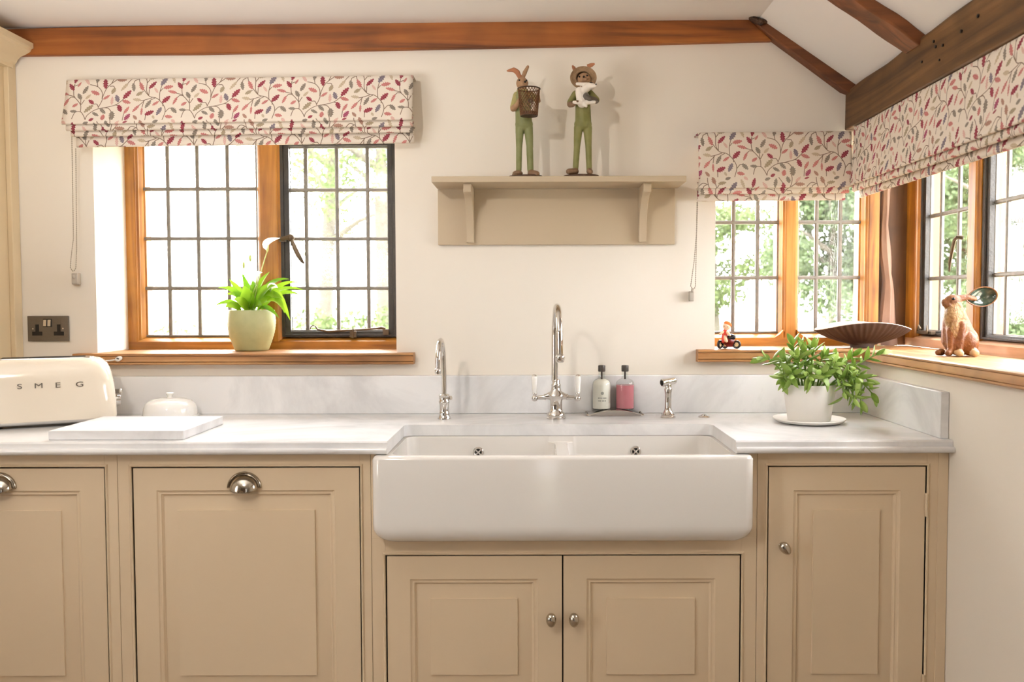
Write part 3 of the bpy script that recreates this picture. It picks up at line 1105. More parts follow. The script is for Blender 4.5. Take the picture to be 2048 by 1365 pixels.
def make_sink():
    t = thing('sink', 'white double bowl butler sink with deep rounded apron front', 'sink', (0.068, 2.2, 0.675))
    cx_, hw = 0.068, 0.4465
    y0, y1 = 2.020, 2.400
    z0, z1 = 0.676, 0.8812
    rings = []
    hd = (y1 - y0) / 2
    cy_ = (y0 + y1) / 2

    def ring(ins_x, ins_y, z, r):
        return rrect(hw - ins_x, hd - ins_y, r, 8, cx_, cy_, z)
    R = 0.042
    for k in range(9):
        a = PI / 2 * k / 8
        i = R * (1 - math.sin(a))
        rings.append(ring(i, i * 0.75, z0 + R * (1 - math.cos(a)), 0.022))
    for k in range(1, 4):
        rings.append(ring(-0.001 * k / 3, 0, z0 + R + (z1 - 0.009 - z0 - R) * k / 3, 0.022))
    for k in range(1, 6):
        a = PI / 2 * k / 5
        i = 0.009 * (1 - math.cos(a))
        rings.append(ring(i, i, z1 - 0.009 + 0.009 * math.sin(a), 0.022))
    rings = [[(x, y + (0.0075 * (z - z0) / (z1 - z0) if y < cy_ else 0) - (0.003 if y < cy_ else 0), z) for x, y, z in r] for r in rings]
    body = link('basin', mesh_from('basin', MB().loft(rings), M['ceramic'], 40), t)
    cutters = []
    for a, b_ in ((-0.338, 0.057), (0.087, 0.470)):
        rr = []
        hx, hy = (b_ - a) / 2, (2.336 - 2.047) / 2
        mx_, my_ = (a + b_) / 2, (2.336 + 2.047) / 2
        for k in range(7):
            an = PI / 2 * k / 6
            i = 0.03 * (1 - math.sin(an))
            rr.append(rrect(hx - 0.006 - i, hy - 0.004 - i, 0.03, 6, mx_, my_, 0.70 + 0.03 * (1 - math.cos(an))))
        rr.append(rrect(hx, hy, 0.03, 6, mx_, my_, 0.88))
        rr.append(rrect(hx, hy, 0.03, 6, mx_, my_, 0.95))
        cutters.append(MB().loft(rr))
    cutters.append(MB().loft([rrect(0.06, 0.142, 0.03, 6, 0.072, 2.1915, z) for z in (0.866, 0.95)]))
    tmp = []
    for c in cutters:
        co = bpy.data.objects.new('cut', mesh_from('cut', c, None, None))
        col.objects.link(co)
        tmp.append(co)
        md = body.modifiers.new('b', 'BOOLEAN')
        md.operation = 'DIFFERENCE'
        md.object = co
        md.solver = 'EXACT'
    dg = bpy.context.evaluated_depsgraph_get()
    dg.update()
    me = bpy.data.meshes.new_from_object(body.evaluated_get(dg))
    body.modifiers.clear()
    old = body.data
    body.data = me
    me.name = 'basin'
    me.shade_smooth()
    me.set_sharp_from_angle(angle=math.radians(40))
    bpy.data.meshes.remove(old)
    for co in tmp:
        bpy.data.objects.remove(co)
    bv = body.modifiers.new('bevel', 'BEVEL')
    bv.width = 0.007
    bv.segments = 3
    bv.limit_method = 'ANGLE'
    bv.angle_limit = math.radians(50)
    for x, z in ((-0.149, 0.8385), (0.2735, 0.8395)):
        mb = MB()
        rot = Matrix.Rotation(PI / 2, 4, 'X')
        mb.lathe([(0.0085, 0.0), (0.0085, 0.003), (0.010, 0.0045), (0.0125, 0.0045), (0.0145, 0.002), (0.0145, 0.0), (0.0085, 0.0)], 24, (x, 2.3345, z), rot, cap=False)
        for a in (PI / 4, -PI / 4):
            q = Matrix.Rotation(a, 4, 'Y')
            mbb = MB().box(-0.0095, 0.0095, -0.004, -0.001, -0.0018, 0.0018)
            mbb.xf(Matrix.Translation((x, 2.3345, z)) @ q)
            mb.add(mbb.v, mbb.f)
        mb.ell((x, 2.331, z), (0.0032, 0.002, 0.0032), 10, 6)
        ov = obj('overflow_grille', mb, M['chrome'], t)
        ov['label'] = 'chrome overflow grille with a cross'
        obj('overflow_hole', MB().lathe([(0.009, 0), (0.009, 0.0010)], 20, (x, 2.3345, z), rot), M['black'], ov)
    return t


make_sink()


# ------------------------------------------------------------------ base cabinets
FY = 2.080
BAY = 0.24


def frame_boxes(mb, x0, x1, z0, z1, ox0, ox1, oz0, oz1):
    mb.box(x0, ox0, FY, FY + 0.022, z0, z1)
    mb.box(ox1, x1, FY, FY + 0.022, z0, z1)
    mb.box(ox0, ox1, FY, FY + 0.022, oz1, z1)
    mb.box(ox0, ox1, FY, FY + 0.022, z0, oz0)


def bead(mb, ox0, ox1, oz0, oz1):
    """cock bead standing round a door opening"""
    st = [(-0.0085, FY + 0.001), (-0.008, FY + 0.0015), (-0.007, FY + 0.0022), (-0.0065, FY - 0.001), (-0.004, FY - 0.0035), (-0.0015, FY - 0.003), (0, FY - 0.0005), (0, FY + 0.02)]
    mb.nest(ox0, ox1, oz0, oz1, st, False)


def door(parent, x0, x1, z0, z1, il, ir, it, ib=0.047):
    """framed door with raised and fielded panel; il, ir, it are stile and rail widths"""
    y = FY + 0.0015
    x0, x1, z0, z1 = x0 + 0.0009, x1 - 0.0009, z0 + 0.0009, z1 - 0.0009
    mb = MB()
    X0, X1, Z0, Z1 = x0 + il, x1 - ir, z0 + ib, z1 - it
    rings = [[(x0, y + 0.02, z0), (x1, y + 0.02, z0), (x1, y + 0.02, z1), (x0, y + 0.02, z1)],
             [(x0, y, z0), (x1, y, z0), (x1, y, z1), (x0, y, z1)]]
    for i, d in ((0, 0), (0.0025, 0.003), (0.006, 0.0042), (0.0095, 0.0035), (0.012, 0.0075), (0.014, 0.0085), (0.0145, 0.012)):
        rings.append([(X0 + i, y + d, Z0 + i), (X1 - i, y + d, Z0 + i), (X1 - i, y + d, Z1 - i), (X0 + i, y + d, Z1 - i)])
    mb.loft(rings, False)
    d_ = obj('door', mb, M['paint'], parent, 25)
    p = MB()
    q = 0.0145
    p.nest(X0 + q, X1 - q, Z0 + q, Z1 - q, [(-0.004, y + 0.010), (0, y + 0.0095), (0.032, y + 0.0052), (0.0335, y + 0.0052), (0.0342, y + 0.0008)])
    obj('panel', p, M['paint'], d_, 20)
    return d_


def cup_pull(parent, x, z):
    mb = MB()
    prof = [(1.0, 0.0), (1.0, 0.003), (0.96, 0.0048), (0.91, 0.0035), (0.895, 0.0028), (0.86, 0.0042), (0.83, 0.0036), (0.80, 0.009), (0.74, 0.0155), (0.62, 0.0215), (0.42, 0.026), (0.2, 0.028), (0.02, 0.0285)]
    n = 28
    rings = []
    for r, p in prof:
        rings.append([(x + r * 0.0415 * math.cos(PI * k / n), FY + 0.0015 - p, z + r * 0.0385 * math.sin(PI * k / n) - 0.30 * p) for k in range(n + 1)])
    mb.loft(rings, False, False)
    o = obj('handle', mb, M['nickel'], parent, 50)
    s = o.modifiers.new('solid', 'SOLIDIFY')
    s.thickness = 0.0015
    o['label'] = 'shiny metal cup pull'
    return o


def knob(parent, x, z, tilt=0.0):
    mb = MB()
    rot = Matrix.Rotation(PI / 2, 4, 'X')
    mb.lathe([(0.0085, 0), (0.0085, 0.002), (0.006, 0.004), (0.0045, 0.010), (0.0055, 0.016)], 20, (0, 0, 0), rot)
    rings = []
    for k in range(9):
        th = PI * k / 8
        sx = max(math.sin(th), 0.02)
        ring = []
        for i in range(20):
            a = 2 * PI * i / 20
            pinch = 1.0 - 0.16 * (1 - math.sin(a)) * 0.5
            ring.append((0.0135 * sx * math.cos(a) * pinch, -0.026 + 0.012 * math.cos(th), 0.0175 * sx * math.sin(a)))
        rings.append(ring)
    mb.loft(rings)
    mb.xf(Matrix.Translation((x, FY + 0.001, z)) @ Matrix.Rotation(tilt, 4, 'Y'))
    o = obj('knob', mb, M['nickel'], parent, 50)
    o['label'] = 'shiny metal egg shaped knob'
    return o


def cabinet(name, label, x0, x1, zt, doors, op, group='taupe base cabinets under the worktop', cz=None):
    t = thing(name, label, 'cabinet', ((x0 + x1) / 2, FY, 0.0), 0, group)
    mb = MB()
    frame_boxes(mb, x0, x1, 0.12, zt, *op)
    obj('face_frame', mb, M['paint'], t, None, 0.0006)
    mb = MB()
    bead(mb, *op)
    obj('bead', mb, M['paint'], t, 50)
    obj('carcass', MB().box(x0 + 0.002, x1 - 0.002, FY + 0.0225, 2.55, 0.12, cz or zt), M['carcass'], t, None)
    obj('plinth', MB().box(x0, x1, FY + 0.05, 2.5, 0.0, 0.119), M['paint'], t, None)
    return t


FT = CB - 0.0005
c0 = cabinet('base_cabinet', 'taupe base cabinet with a cup pull at the left edge of the picture', -1.60, -0.998, FT, 1, (-1.555, -1.0272, BAY, 0.8488))
d0 = door(c0, -1.5527, -1.0295, BAY + 0.002, 0.8462, 0.0545, 0.058, 0.054)
cup_pull(d0, -1.282, 0.7985)
c1 = cabinet('base_cabinet', 'taupe base cabinet with one broad cup pull door left of the sink', -0.997, -0.391, FT, 1, (-0.9635, -0.4160, BAY, 0.8488))
d1 = door(c1, -0.9612, -0.4183, BAY + 0.002, 0.8462, 0.0545, 0.059, 0.054)
cup_pull(d1, -0.694, 0.7985)
c2 = cabinet('sink_cabinet', 'taupe two door cabinet below the butler sink', -0.390, 0.535, 0.6745, 2, (-0.3575, 0.4985, BAY, 0.6335), cz=0.66)
mb = MB()
mb.box(-0.390, -0.3805, FY, FY + 0.022, 0.6745, FT)
mb.prism([(-0.3805, 0.6745), (-0.335, 0.6745), (-0.352, 0.680), (-0.366, 0.690), (-0.375, 0.704), (-0.3805, 0.72)], 'y', FY, FY + 0.022)
obj('sink_surround', mb, M['paint'], c2, None)
mb = MB()
mb.box(0.5165, 0.535, FY, FY + 0.022, 0.6745, FT)
mb.prism([(0.5165, 0.6745), (0.471, 0.6745), (0.488, 0.680), (0.502, 0.690), (0.511, 0.704), (0.5165, 0.72)], 'y', FY, FY + 0.022)
obj('sink_surround', mb, M['paint'], c2, None)
d2 = door(c2, -0.3552, 0.0680, BAY + 0.002, 0.6310, 0.0555, 0.0585, 0.056)
knob(d2, 0.0405, 0.4825)
d3 = door(c2, 0.0700, 0.4962, BAY + 0.002, 0.6310, 0.0555, 0.0585, 0.056)
knob(d3, 0.0950, 0.4825)
c3 = cabinet('base_cabinet', 'narrow taupe base cabinet with a single door right of the sink', 0.536, RX - 0.001, FT, 1, (0.5605, 0.9420, BAY, 0.8475))
d4 = door(c3, 0.5628, 0.9397, BAY + 0.002, 0.8450, 0.0595, 0.0590, 0.056)
knob(d4, 0.5970, 0.6545, math.radians(-38))
obj('scribe_strip', MB().box(0.968, RX - 0.001, FY - 0.003, FY, 0.12, FT), M['paint'], c3, None, 0.0005)
for z in (0.753, 0.31):
    mb = MB()
    mb.tube([(0.9412, FY - 0.002, z - 0.028), (0.9412, FY - 0.002, z + 0.028)], 0.0035, 10)
    for k in range(-1, 2):
        mb.tube([(0.9412, FY - 0.002, z + k * 0.019 - 0.008), (0.9412, FY - 0.002, z + k * 0.019 + 0.008)], 0.0040, 10)
    h = obj('hinge', mb, M['paint'], d4, 40)

# tall cabinet at the left edge
tc_ = thing('tall_cabinet', 'tall cream painted cabinet with moulded cornice at the left edge', 'cabinet', (-1.8, 2.4, CT))
obj('side_panel', MB().box(-2.19, -1.531, 2.24, 2.597, CT + 0.0005, 1.96), M['paint_light'], tc_, None, 0.001)
obj('scribe_strip', MB().box(-1.531, -1.516, 2.560, 2.5985, CT + 0.114, 1.955), M['paint_light'], tc_, None, 0.002)
cpz = [(-1.531, 1.925), (-1.512, 1.925), (-1.510, 1.934), (-1.502, 1.940), (-1.497, 1.950), (-1.488, 1.958), (-1.474, 1.964), (-1.460, 1.972), (-1.456, 1.980), (-1.451, 1.982), (-1.451, 1.996), (-1.463, 1.998), (-1.531, 1.998)]
obj('cornice', MB().prism(cpz, 'y', 2.14, 2.578), M['paint_light'], tc_, 25)


# ------------------------------------------------------------------ blinds
def sheet(name, fn, s0, s1, prof, parent, voff=0.0, tilt=0.0, uoff=0.0, solid=0.0022, amp=0.0012, seed=0):
    """fabric strip: profile (d from wall, z) swept along s"""
    n = 48
    L = [0.0]
    for i in range(1, len(prof)):
        L.append(L[-1] + math.hypot(prof[i][0] - prof[i - 1][0], prof[i][1] - prof[i - 1][1]))
    vs, fs, uv = [], [], []
    for i in range(n + 1):
        s = s0 + (s1 - s0) * i / n
        for k, (d, z) in enumerate(prof):
            wv = amp * (noise.noise(Vector((s * 7, z * 9, seed))) + 0.6 * math.sin(s * 11 + seed))
            vs.append(fn(s, d + wv, z + tilt * (s - s0)))
            uv.append((s / 0.311 + uoff, (voff - L[k]) / 0.1485))
    m = len(prof)
    for i in range(n):
        for k in range(m - 1):
            fs.append((i * m + k, (i + 1) * m + k, (i + 1) * m + k + 1, i * m + k + 1))
    me = bpy.data.meshes.new(name)
    me.from_pydata(vs, [], fs)
    ul = me.uv_layers.new(name='UVMap')
    for lp in me.loops:
        ul.data[lp.index].uv = uv[lp.vertex_index]
    me.materials.append(M['fabric'])
    me.shade_smooth()
    o = link(name, me, parent)
    sm = o.modifiers.new('solid', 'SOLIDIFY')
    sm.thickness = solid
    sm.offset = 0
    return o


def blind(label, fn, s0, s1, zt, zp, folds, zb, d0, d1, tilt, uoff, ends=(0, 0), voff=0.0):
    t = thing('roman_blind', label, 'blind', fn((s0 + s1) / 2, d0, zt), 0, 'leaf print roman blinds over the windows')
    n = 10
    prof = [(0.0, zt - 0.001), (d0 * 0.5, zt), (d0 - 0.006, zt), (d0 - 0.001, zt - 0.002)]
    for i in range(1, n + 1):
        u = i / n
        prof.append((d0 + (d1 - d0) * (u ** 1.3), zt - 0.002 + (zp + 0.004 - zt + 0.002) * u))
    prof += [(d1 + 0.001, zp + 0.001), (d1 - 0.003, zp), (d1 - 0.010, zp + 0.003), (d1 - 0.02, zp + 0.012)]
    sheet('fabric_panel', fn, s0, s1, prof, t, voff, tilt, uoff)
    acc = zt - zp
    z_prev = zp
    for k, zf in enumerate(folds):
        df = d1 - 0.012 - 0.015 * k
        e0, e1 = ends[0] * (k + 1), ends[1] * (k + 1)
        h = z_prev - zf
        pr = [(df - 0.022, z_prev + 0.020), (df - 0.008, z_prev + 0.012), (df - 0.001, z_prev + 0.004), (df + 0.001, zf + h * 0.45), (df + 0.0005, zf + 0.002), (df - 0.003, zf), (df - 0.010, zf + 0.003), (df - 0.02, zf + 0.012)]
        acc += h + 0.02
        sheet('fold', fn, s0 + e0, s1 - e1, pr, t, voff - acc, tilt, uoff, seed=k + 2)
        z_prev = zf
    k = len(folds)
    df = d1 - 0.014 - 0.015 * k
    pr = [(df - 0.020, z_prev + 0.020), (df - 0.006, z_prev + 0.010), (df, z_prev), (df + 0.001, zb + 0.006), (df, zb + 0.001), (df - 0.003, zb), (df - 0.005, zb + 0.004)]
    sheet('hem_flap', fn, s0 + ends[0] * (k + 1), s1 - ends[1] * (k + 1), pr, t, voff - acc - 0.03, tilt, uoff, seed=9)
    # head rail
    mb = MB()
    vs = []
    for s in (s0 + 0.01, s1 - 0.01):
        for d, z in ((0.001, zt - 0.035), (d0 - 0.012, zt - 0.035), (d0 - 0.012, zt - 0.006), (0.001, zt - 0.006)):
            vs.append(fn(s, d, z + tilt * (s - s0)))
    mb.add(vs, [(0, 1, 2, 3), (7, 6, 5, 4), (0, 4, 5, 1), (1, 5, 6, 2), (2, 6, 7, 3), (3, 7, 4, 0)])
    obj('headrail', mb, M['white_plastic'], t, None)
    return t


def fb(s, d, z):
    return (s, WY - d, z)


def fr(s, d, z):
    return (RX - d, -s, z)


bl = blind('wide leaf print roman blind above the left window with the green pot', fb, -1.337, -0.343, 1.882, 1.749, (1.7335, 1.7195), 1.6925, 0.062, 0.095, 0.0105, 0.215, (0.0065, 0.0), 0.005)
b1 = blind('short leaf print roman blind on the back wall right of the shelf', fb, 0.4745, 0.914, 1.7265, 1.566, (1.5505,), 1.5325, 0.066, 0.082, 0.006, -0.02, (0.0, 0.006), 0.01)
b2 = blind('long leaf print roman blind under the dark beam on the right wall', fr, -2.537, -1.45, 1.742, 1.5735, (1.556,), 1.5385, 0.072, 0.086, 0.0, 0.1, (0.006, 0.0), 0.01)


def bead_chain(parent, path, step=0.0062, r=0.0021):
    P = [Vector(p) for p in path]
    mb = MB()
    carry = 0.0
    for a, b_ in zip(P, P[1:]):
        L = (b_ - a).length
        d = carry
        while d < L:
            q = a + (b_ - a) * (d / L)
            mb.add([(q.x + r, q.y, q.z), (q.x - r, q.y, q.z), (q.x, q.y + r, q.z), (q.x, q.y - r, q.z), (q.x, q.y, q.z + r), (q.x, q.y, q.z - r)],
                   [(0, 2, 4), (2, 1, 4), (1, 3, 4), (3, 0, 4), (2, 0, 5), (1, 2, 5), (3, 1, 5), (0, 3, 5)])
            d += step
        carry = d - L
    mb.tube(path, 0.0007, 5)
    return obj('bead_chain', mb, M['bead'], parent, 60)


bead_chain(bl, [(-1.334, 2.555, 1.735), (-1.341, 2.565, 1.55), (-1.345, 2.57, 1.43), (-1.355, 2.572, 1.37), (-1.357, 2.572, 1.346), (-1.352, 2.572, 1.336), (-1.346, 2.572, 1.336), (-1.341, 2.572, 1.345), (-1.337, 2.572, 1.40), (-1.334, 2.57, 1.52), (-1.329, 2.565, 1.69)])
mb = MB()
mb.box(-1.358, -1.340, 2.578, 2.599, 1.297, 1.330)
mb.tube([(-1.352, 2.574, 1.320), (-1.346, 2.574, 1.320)], 0.006, 10)
obj('chain_guide', mb, M['clear'], bl, 40, 0.002)
bead_chain(b1, [(0.4765, 2.545, 1.570), (0.477, 2.565, 1.45), (0.471, 2.57, 1.36), (0.4615, 2.572, 1.287), (0.466, 2.572, 1.279), (0.472, 2.572, 1.279), (0.4755, 2.572, 1.287), (0.477, 2.57, 1.40), (0.4775, 2.565, 1.53)])
mb = MB()
mb.box(0.460, 0.473, 2.580, 2.599, 1.243, 1.272)
mb.tube([(0.464, 2.575, 1.274), (0.470, 2.575, 1.274)], 0.006, 10)
obj('chain_guide', mb, M['clear'], b1, 40, 0.002)


# ------------------------------------------------------------------ wall shelf and figurines
sh = thing('wall_shelf', 'stone painted wall shelf with two curved brackets carrying the figurines', 'shelf', (0.07, 2.6, 1.41))
SHT = 1.590
mb = MB()
mb.prism([(2.440, 1.574), (2.440, SHT - 0.001), (2.441, SHT), (2.584, SHT), (2.584, 1.574)], 'x', -0.2815, 0.4245)
obj('shelf_board', mb, M['shelfpaint'], sh, 30, 0.001)
mb = MB().box(-0.2800, 0.4165, 2.584, 2.599, 1.410, 1.5735)
obj('back_panel', mb, M['shelfpaint'], sh, None, 0.0015)
for bx in (-0.1845, 0.3195):
    poly = [(2.583, 1.416), (2.566, 1.416), (2.566, 1.432)]
    for k in range(0, 13):
        a = PI / 2 * k / 12
        poly.append((2.566 - 0.100 * (1 - math.cos(a)), 1.440 + 0.108 * math.sin(a)))
    poly += [(2.462, 1.5505), (2.462, 1.5735), (2.583, 1.5735)]
    mb = MB()
    mb.prism(poly, 'x', bx - 0.011, bx + 0.011)
    obj('bracket', mb, M['shelfpaint'], sh, 30, 0.0012)


def eyes(parent, pts, r, mat='eye', name='eye'):
    for p in pts:
        obj(name, MB().ell(p, (r, r, r), 10, 8), M[mat], parent, 60, local=True)


def ring_path(c, rx, ry, z, n=32):
    return [(c[0] + rx * math.cos(2 * PI * i / n), c[1] + ry * math.sin(2 * PI * i / n), z) for i in range(n + 1)]


S = 0.000268


def rab(zx, zy, y=0.0):
    return ((zx - 290) * S, y, (1268 - zy) * S)


rb = thing('rabbit_figurine', 'tall rabbit figurine in green holding a wire basket, left on the shelf', 'figurine', (-0.0250, 2.474, SHT + 0.0003))
blob('body', [
    ('c', rab(288, 690), rab(275, 430), 0.0235, 0.0215, 'suit_grey'),
    ('e', rab(290, 715), (0.0255, 0.019, 0.018), 'suit_grey'),
    ('c', rab(246, 745), rab(238, 960), 0.0125, 0.0088, 'suit_grey'),
    ('c', rab(238, 960), rab(234, 1190), 0.0088, 0.0080, 'suit_grey'),
    ('c', rab(335, 745), rab(350, 950), 0.0132, 0.0098, 'suit_grey'),
    ('c', rab(348, 950), rab(356, 1195), 0.0098, 0.0090, 'suit_grey'),
    ('e', rab(222, 1225, -0.006), (0.0150, 0.016, 0.0078), 'shoe'),
    ('c', rab(225, 1235, -0.004), rab(185, 1250, -0.016), 0.008, 0.0065, 'shoe'),
    ('c', rab(362, 1225, -0.004), rab(420, 1240, -0.018), 0.0105, 0.0092, 'shoe'),
    ('e', rab(278, 420, 0.002), (0.0262, 0.019, 0.016), 'jacket'),
    ('c', rab(212, 410), rab(180, 545, -0.008), 0.0095, 0.0098, 'jacket'),
    ('c', rab(178, 560, -0.010), rab(222, 545, -0.038), 0.0088, 0.0070, 'fur'),
    ('c', rab(222, 545, -0.038), rab(238, 500, -0.045), 0.0066, 0.005, 'fur'),
    ('c', rab(350, 400), rab(425, 470, -0.012), 0.0095, 0.009, 'jacket'),
    ('c', rab(430, 480, -0.014), rab(440, 505, -0.040), 0.0085, 0.0065, 'fur'),
    ('c', rab(440, 505, -0.040), rab(435, 450, -0.048), 0.006, 0.005, 'fur'),
    ('c', rab(275, 400), rab(274, 330), 0.010, 0.011, 'fur'),
    ('e', rab(272, 292, -0.001), (0.0172, 0.0175, 0.0172), 'fur'),
    ('e', rab(278, 318, -0.010), (0.0135, 0.0125, 0.010), 'fur'),
    ('c', rab(252, 240), rab(222, 175), 0.0055, 0.0075, 'ear_in'),
    ('c', rab(222, 175), rab(185, 152, -0.002), 0.0075, 0.0068, 'ear_in'),
    ('c', rab(185, 152, -0.002), rab(120, 165, -0.004), 0.0065, 0.003, 'ear_in'),
    ('c', rab(278, 238), rab(300, 178), 0.0048, 0.0065, 'fur'),
    ('c', rab(300, 178), rab(332, 118), 0.0062, 0.0042, 'fur'),
], ['suit_grey', 'jacket', 'fur', 'shoe', 'ear_in'], 0.0017, 4, rb)
eyes(rb, [rab(244, 272, -0.0155), rab(318, 272, -0.0125)], 0.0027)
eyes(rb, [rab(303, 292, -0.0195)], 0.0032, 'eye', 'nose')
mb = MB()
for k in range(14):
    a = 2 * PI * k / 14
    mb.ell((rab(275, 368)[0] + 0.0125 * math.cos(a), 0.0125 * math.sin(a), rab(275, 368)[2] + 0.0008 * math.sin(k * 3)), (0.0042, 0.0042, 0.0030), 8, 6)
obj('collar', mb, M['jacket'], rb, 60, local=True)
mb = MB()
mb.loft([[(0.047 * sx * math.cos(2 * PI * k / 28) * (1 + 0.05 * math.sin(5 * k)) + rab(310, 0)[0], -0.006 + 0.025 * sx * math.sin(2 * PI * k / 28), z) for k in range(28)] for sx, z in ((1, 0), (1.0, 0.003), (0.93, 0.0052))])
obj('base', mb, M['basew'], rb, 50, local=True)
bk_c = (rab(343, 0)[0], -0.066)
bz0, bz1 = 0.158, 0.2305
mb = MB()
wr0, wr1 = 0.0235, 0.0295
NW = 22
for sgn in (1, -1):
    for k in range(NW):
        path = []
        for i in range(13):
            t_ = i / 12
            a = 2 * PI * k / NW + sgn * t_ * PI * 0.62
            r = wr0 + (wr1 - wr0) * t_
            path.append((bk_c[0] + r * math.cos(a), bk_c[1] + r * math.sin(a), bz0 + (bz1 - bz0) * t_))
        mb.tube(path, 0.0009, 4)
bs = obj('wire_basket', mb, M['wire'], rb, 60, local=True)
mb = MB()
mb.tube(ring_path(bk_c, wr1 + 0.0008, wr1 + 0.0008, bz1), 0.0017, 8)
obj('basket_rim', mb, M['wire_dark'], bs, 60, local=True)
mb = MB()
mb.lathe([(0.0, bz0 - 0.001), (wr0, bz0 - 0.001), (wr0, bz0 + 0.010), (wr0 - 0.001, bz0 + 0.010), (wr0 - 0.001, bz0), (0, bz0)], 28, (bk_c[0], bk_c[1], 0))
obj('basket_base', mb, M['wire_dark'], bs, 60, local=True)
mb = MB()
mb.tube([(bk_c[0] + 0.006, bk_c[1] - 0.028, bz0 + 0.050), (bk_c[0] + 0.012, bk_c[1] - 0.030, bz0 + 0.030), (bk_c[0] + 0.004, bk_c[1] - 0.028, bz0 + 0.015), (bk_c[0] - 0.003, bk_c[1] - 0.027, bz0 + 0.024)], 0.0010, 6)
for k in range(5):
    mb.ell((bk_c[0] + 0.004 + 0.004 * math.cos(k * 1.3), bk_c[1] - 0.029, bz0 + 0.034 + 0.004 * math.sin(k * 1.3)), (0.0032, 0.002, 0.0032), 8, 6)
obj('twig_ornament', mb, M['basew'], bs, 60, local=True)


def cat_(zx, zy, y=0.0):
    return ((zx - 295) * S, y, (1268 - zy) * S)


ct = thing('cat_figurine', 'tall cat figurine in green with straw hat hugging a white puppy, on the shelf', 'figurine', (0.1380, 2.474, SHT + 0.0003))
blob('body', [
    ('c', cat_(305, 700), cat_(300, 430), 0.0230, 0.0205, 'suit'),
    ('e', cat_(302, 715), (0.0252, 0.019, 0.018), 'suit'),
    ('c', cat_(255, 745), cat_(240, 950), 0.0130, 0.0092, 'suit'),
    ('c', cat_(240, 950), cat_(225, 1180), 0.0092, 0.0080, 'suit'),
    ('c', cat_(350, 745), cat_(360, 940), 0.0128, 0.0092, 'suit'),
    ('c', cat_(360, 940), cat_(368, 1190), 0.0092, 0.0078, 'suit'),
    ('c', cat_(225, 1205, -0.004), cat_(150, 1215, -0.020), 0.0092, 0.0082, 'shoe'),
    ('c', cat_(370, 1205, -0.003), cat_(372, 1220, -0.022), 0.0092, 0.0082, 'shoe'),
    ('e', cat_(300, 420), (0.0262, 0.019, 0.018), 'suit'),
    ('c', cat_(225, 400), cat_(168, 500, -0.012), 0.0100, 0.0095, 'suit'),
    ('c', cat_(165, 520, -0.014), cat_(190, 540, -0.034), 0.0088, 0.0072, 'shoe'),
    ('c', cat_(190, 540, -0.034), cat_(235, 520, -0.046), 0.0066, 0.005, 'shoe'),
    ('c', cat_(365, 390, -0.004), cat_(435, 480, -0.020), 0.0105, 0.0098, 'suit'),
    ('c', cat_(432, 490, -0.022), cat_(360, 490, -0.048), 0.0090, 0.0078, 'grey_fur'),
    ('c', cat_(360, 490, -0.050), cat_(325, 480, -0.052), 0.0076, 0.006, 'grey_fur'),
    ('c', cat_(305, 380), cat_(305, 310), 0.010, 0.011, 'fur'),
    ('e', cat_(312, 255, -0.006), (0.0185, 0.0175, 0.0175), 'fur'),
    ('e', cat_(308, 275, -0.018), (0.0120, 0.0110, 0.0085), 'fur'),
], ['suit', 'fur', 'shoe', 'grey_fur'], 0.0017, 4, ct)
eyes(ct, [cat_(262, 240, -0.0185), cat_(342, 230, -0.0205)], 0.0026)
eyes(ct, [cat_(304, 250, -0.0285)], 0.0030, 'eye', 'nose')
mb = MB()
rings = []
hc = Vector(cat_(305, 225, 0.004))
for r, d in ((0.0195, -0.006), (0.024, -0.0055), (0.030, -0.0075), (0.0355, -0.012), (0.0372, -0.0125), (0.0355, -0.010), (0.028, -0.003), (0.0235, 0.004), (0.021, 0.014), (0.015, 0.022), (0.006, 0.025), (0.0005, 0.0255)):
    rings.append([(hc.x + r * math.cos(2 * PI * k / 36), hc.y + d, hc.z + r * 0.86 * math.sin(2 * PI * k / 36) + d * 0.35) for k in range(36)])
mb.loft(rings, False)
hat = obj('straw_hat', mb, M['straw'], ct, 50, local=True)
s_ = hat.modifiers.new('solid', 'SOLIDIFY')
s_.thickness = 0.0015
for pts in ([(222, 160), (205, 130), (190, 110)], [(350, 118), (392, 104), (424, 92)]):
    mb = MB()
    mb.tube([cat_(*pts[0], 0.002), cat_(*pts[1], -0.001), cat_(*pts[2], -0.003)], [0.0065, 0.0058, 0.0022], 10, flat=0.5)
    obj('ear', mb, M['ear_in'], ct, 60, local=True)
pup = blob('puppy', [
    ('c', cat_(262, 400, -0.030), cat_(285, 520, -0.034), 0.0125, 0.0145, 'white_fur'),
    ('c', cat_(300, 400, -0.034), cat_(350, 360, -0.036), 0.0110, 0.0110, 'white_fur'),
    ('e', cat_(372, 355, -0.038), (0.0135, 0.012, 0.0105), 'white_fur'),
    ('c', cat_(385, 362, -0.042), cat_(420, 362, -0.048), 0.0078, 0.0052, 'white_fur'),
    ('c', cat_(340, 335, -0.034), cat_(235, 325, -0.030), 0.0058, 0.0045, 'white_fur'),
    ('c', cat_(280, 530, -0.042), cat_(200, 525, -0.046), 0.0068, 0.0045, 'white_fur'),
    ('c', cat_(300, 535, -0.042), cat_(325, 565, -0.048), 0.0066, 0.0045, 'white_fur'),
    ('c', cat_(330, 525, -0.042), cat_(410, 525, -0.046), 0.0066, 0.0048, 'white_fur'),
    ('e', cat_(328, 462, -0.0455), (0.0088, 0.006, 0.0095), 'grey_fur'),
    ('e', cat_(375, 335, -0.043), (0.0066, 0.005, 0.005), 'grey_fur'),
], ['white_fur', 'grey_fur'], 0.0015, 4, ct)
eyes(ct, [cat_(424, 350, -0.0525)], 0.0018, 'eye', 'puppy_nose')
mb = MB()
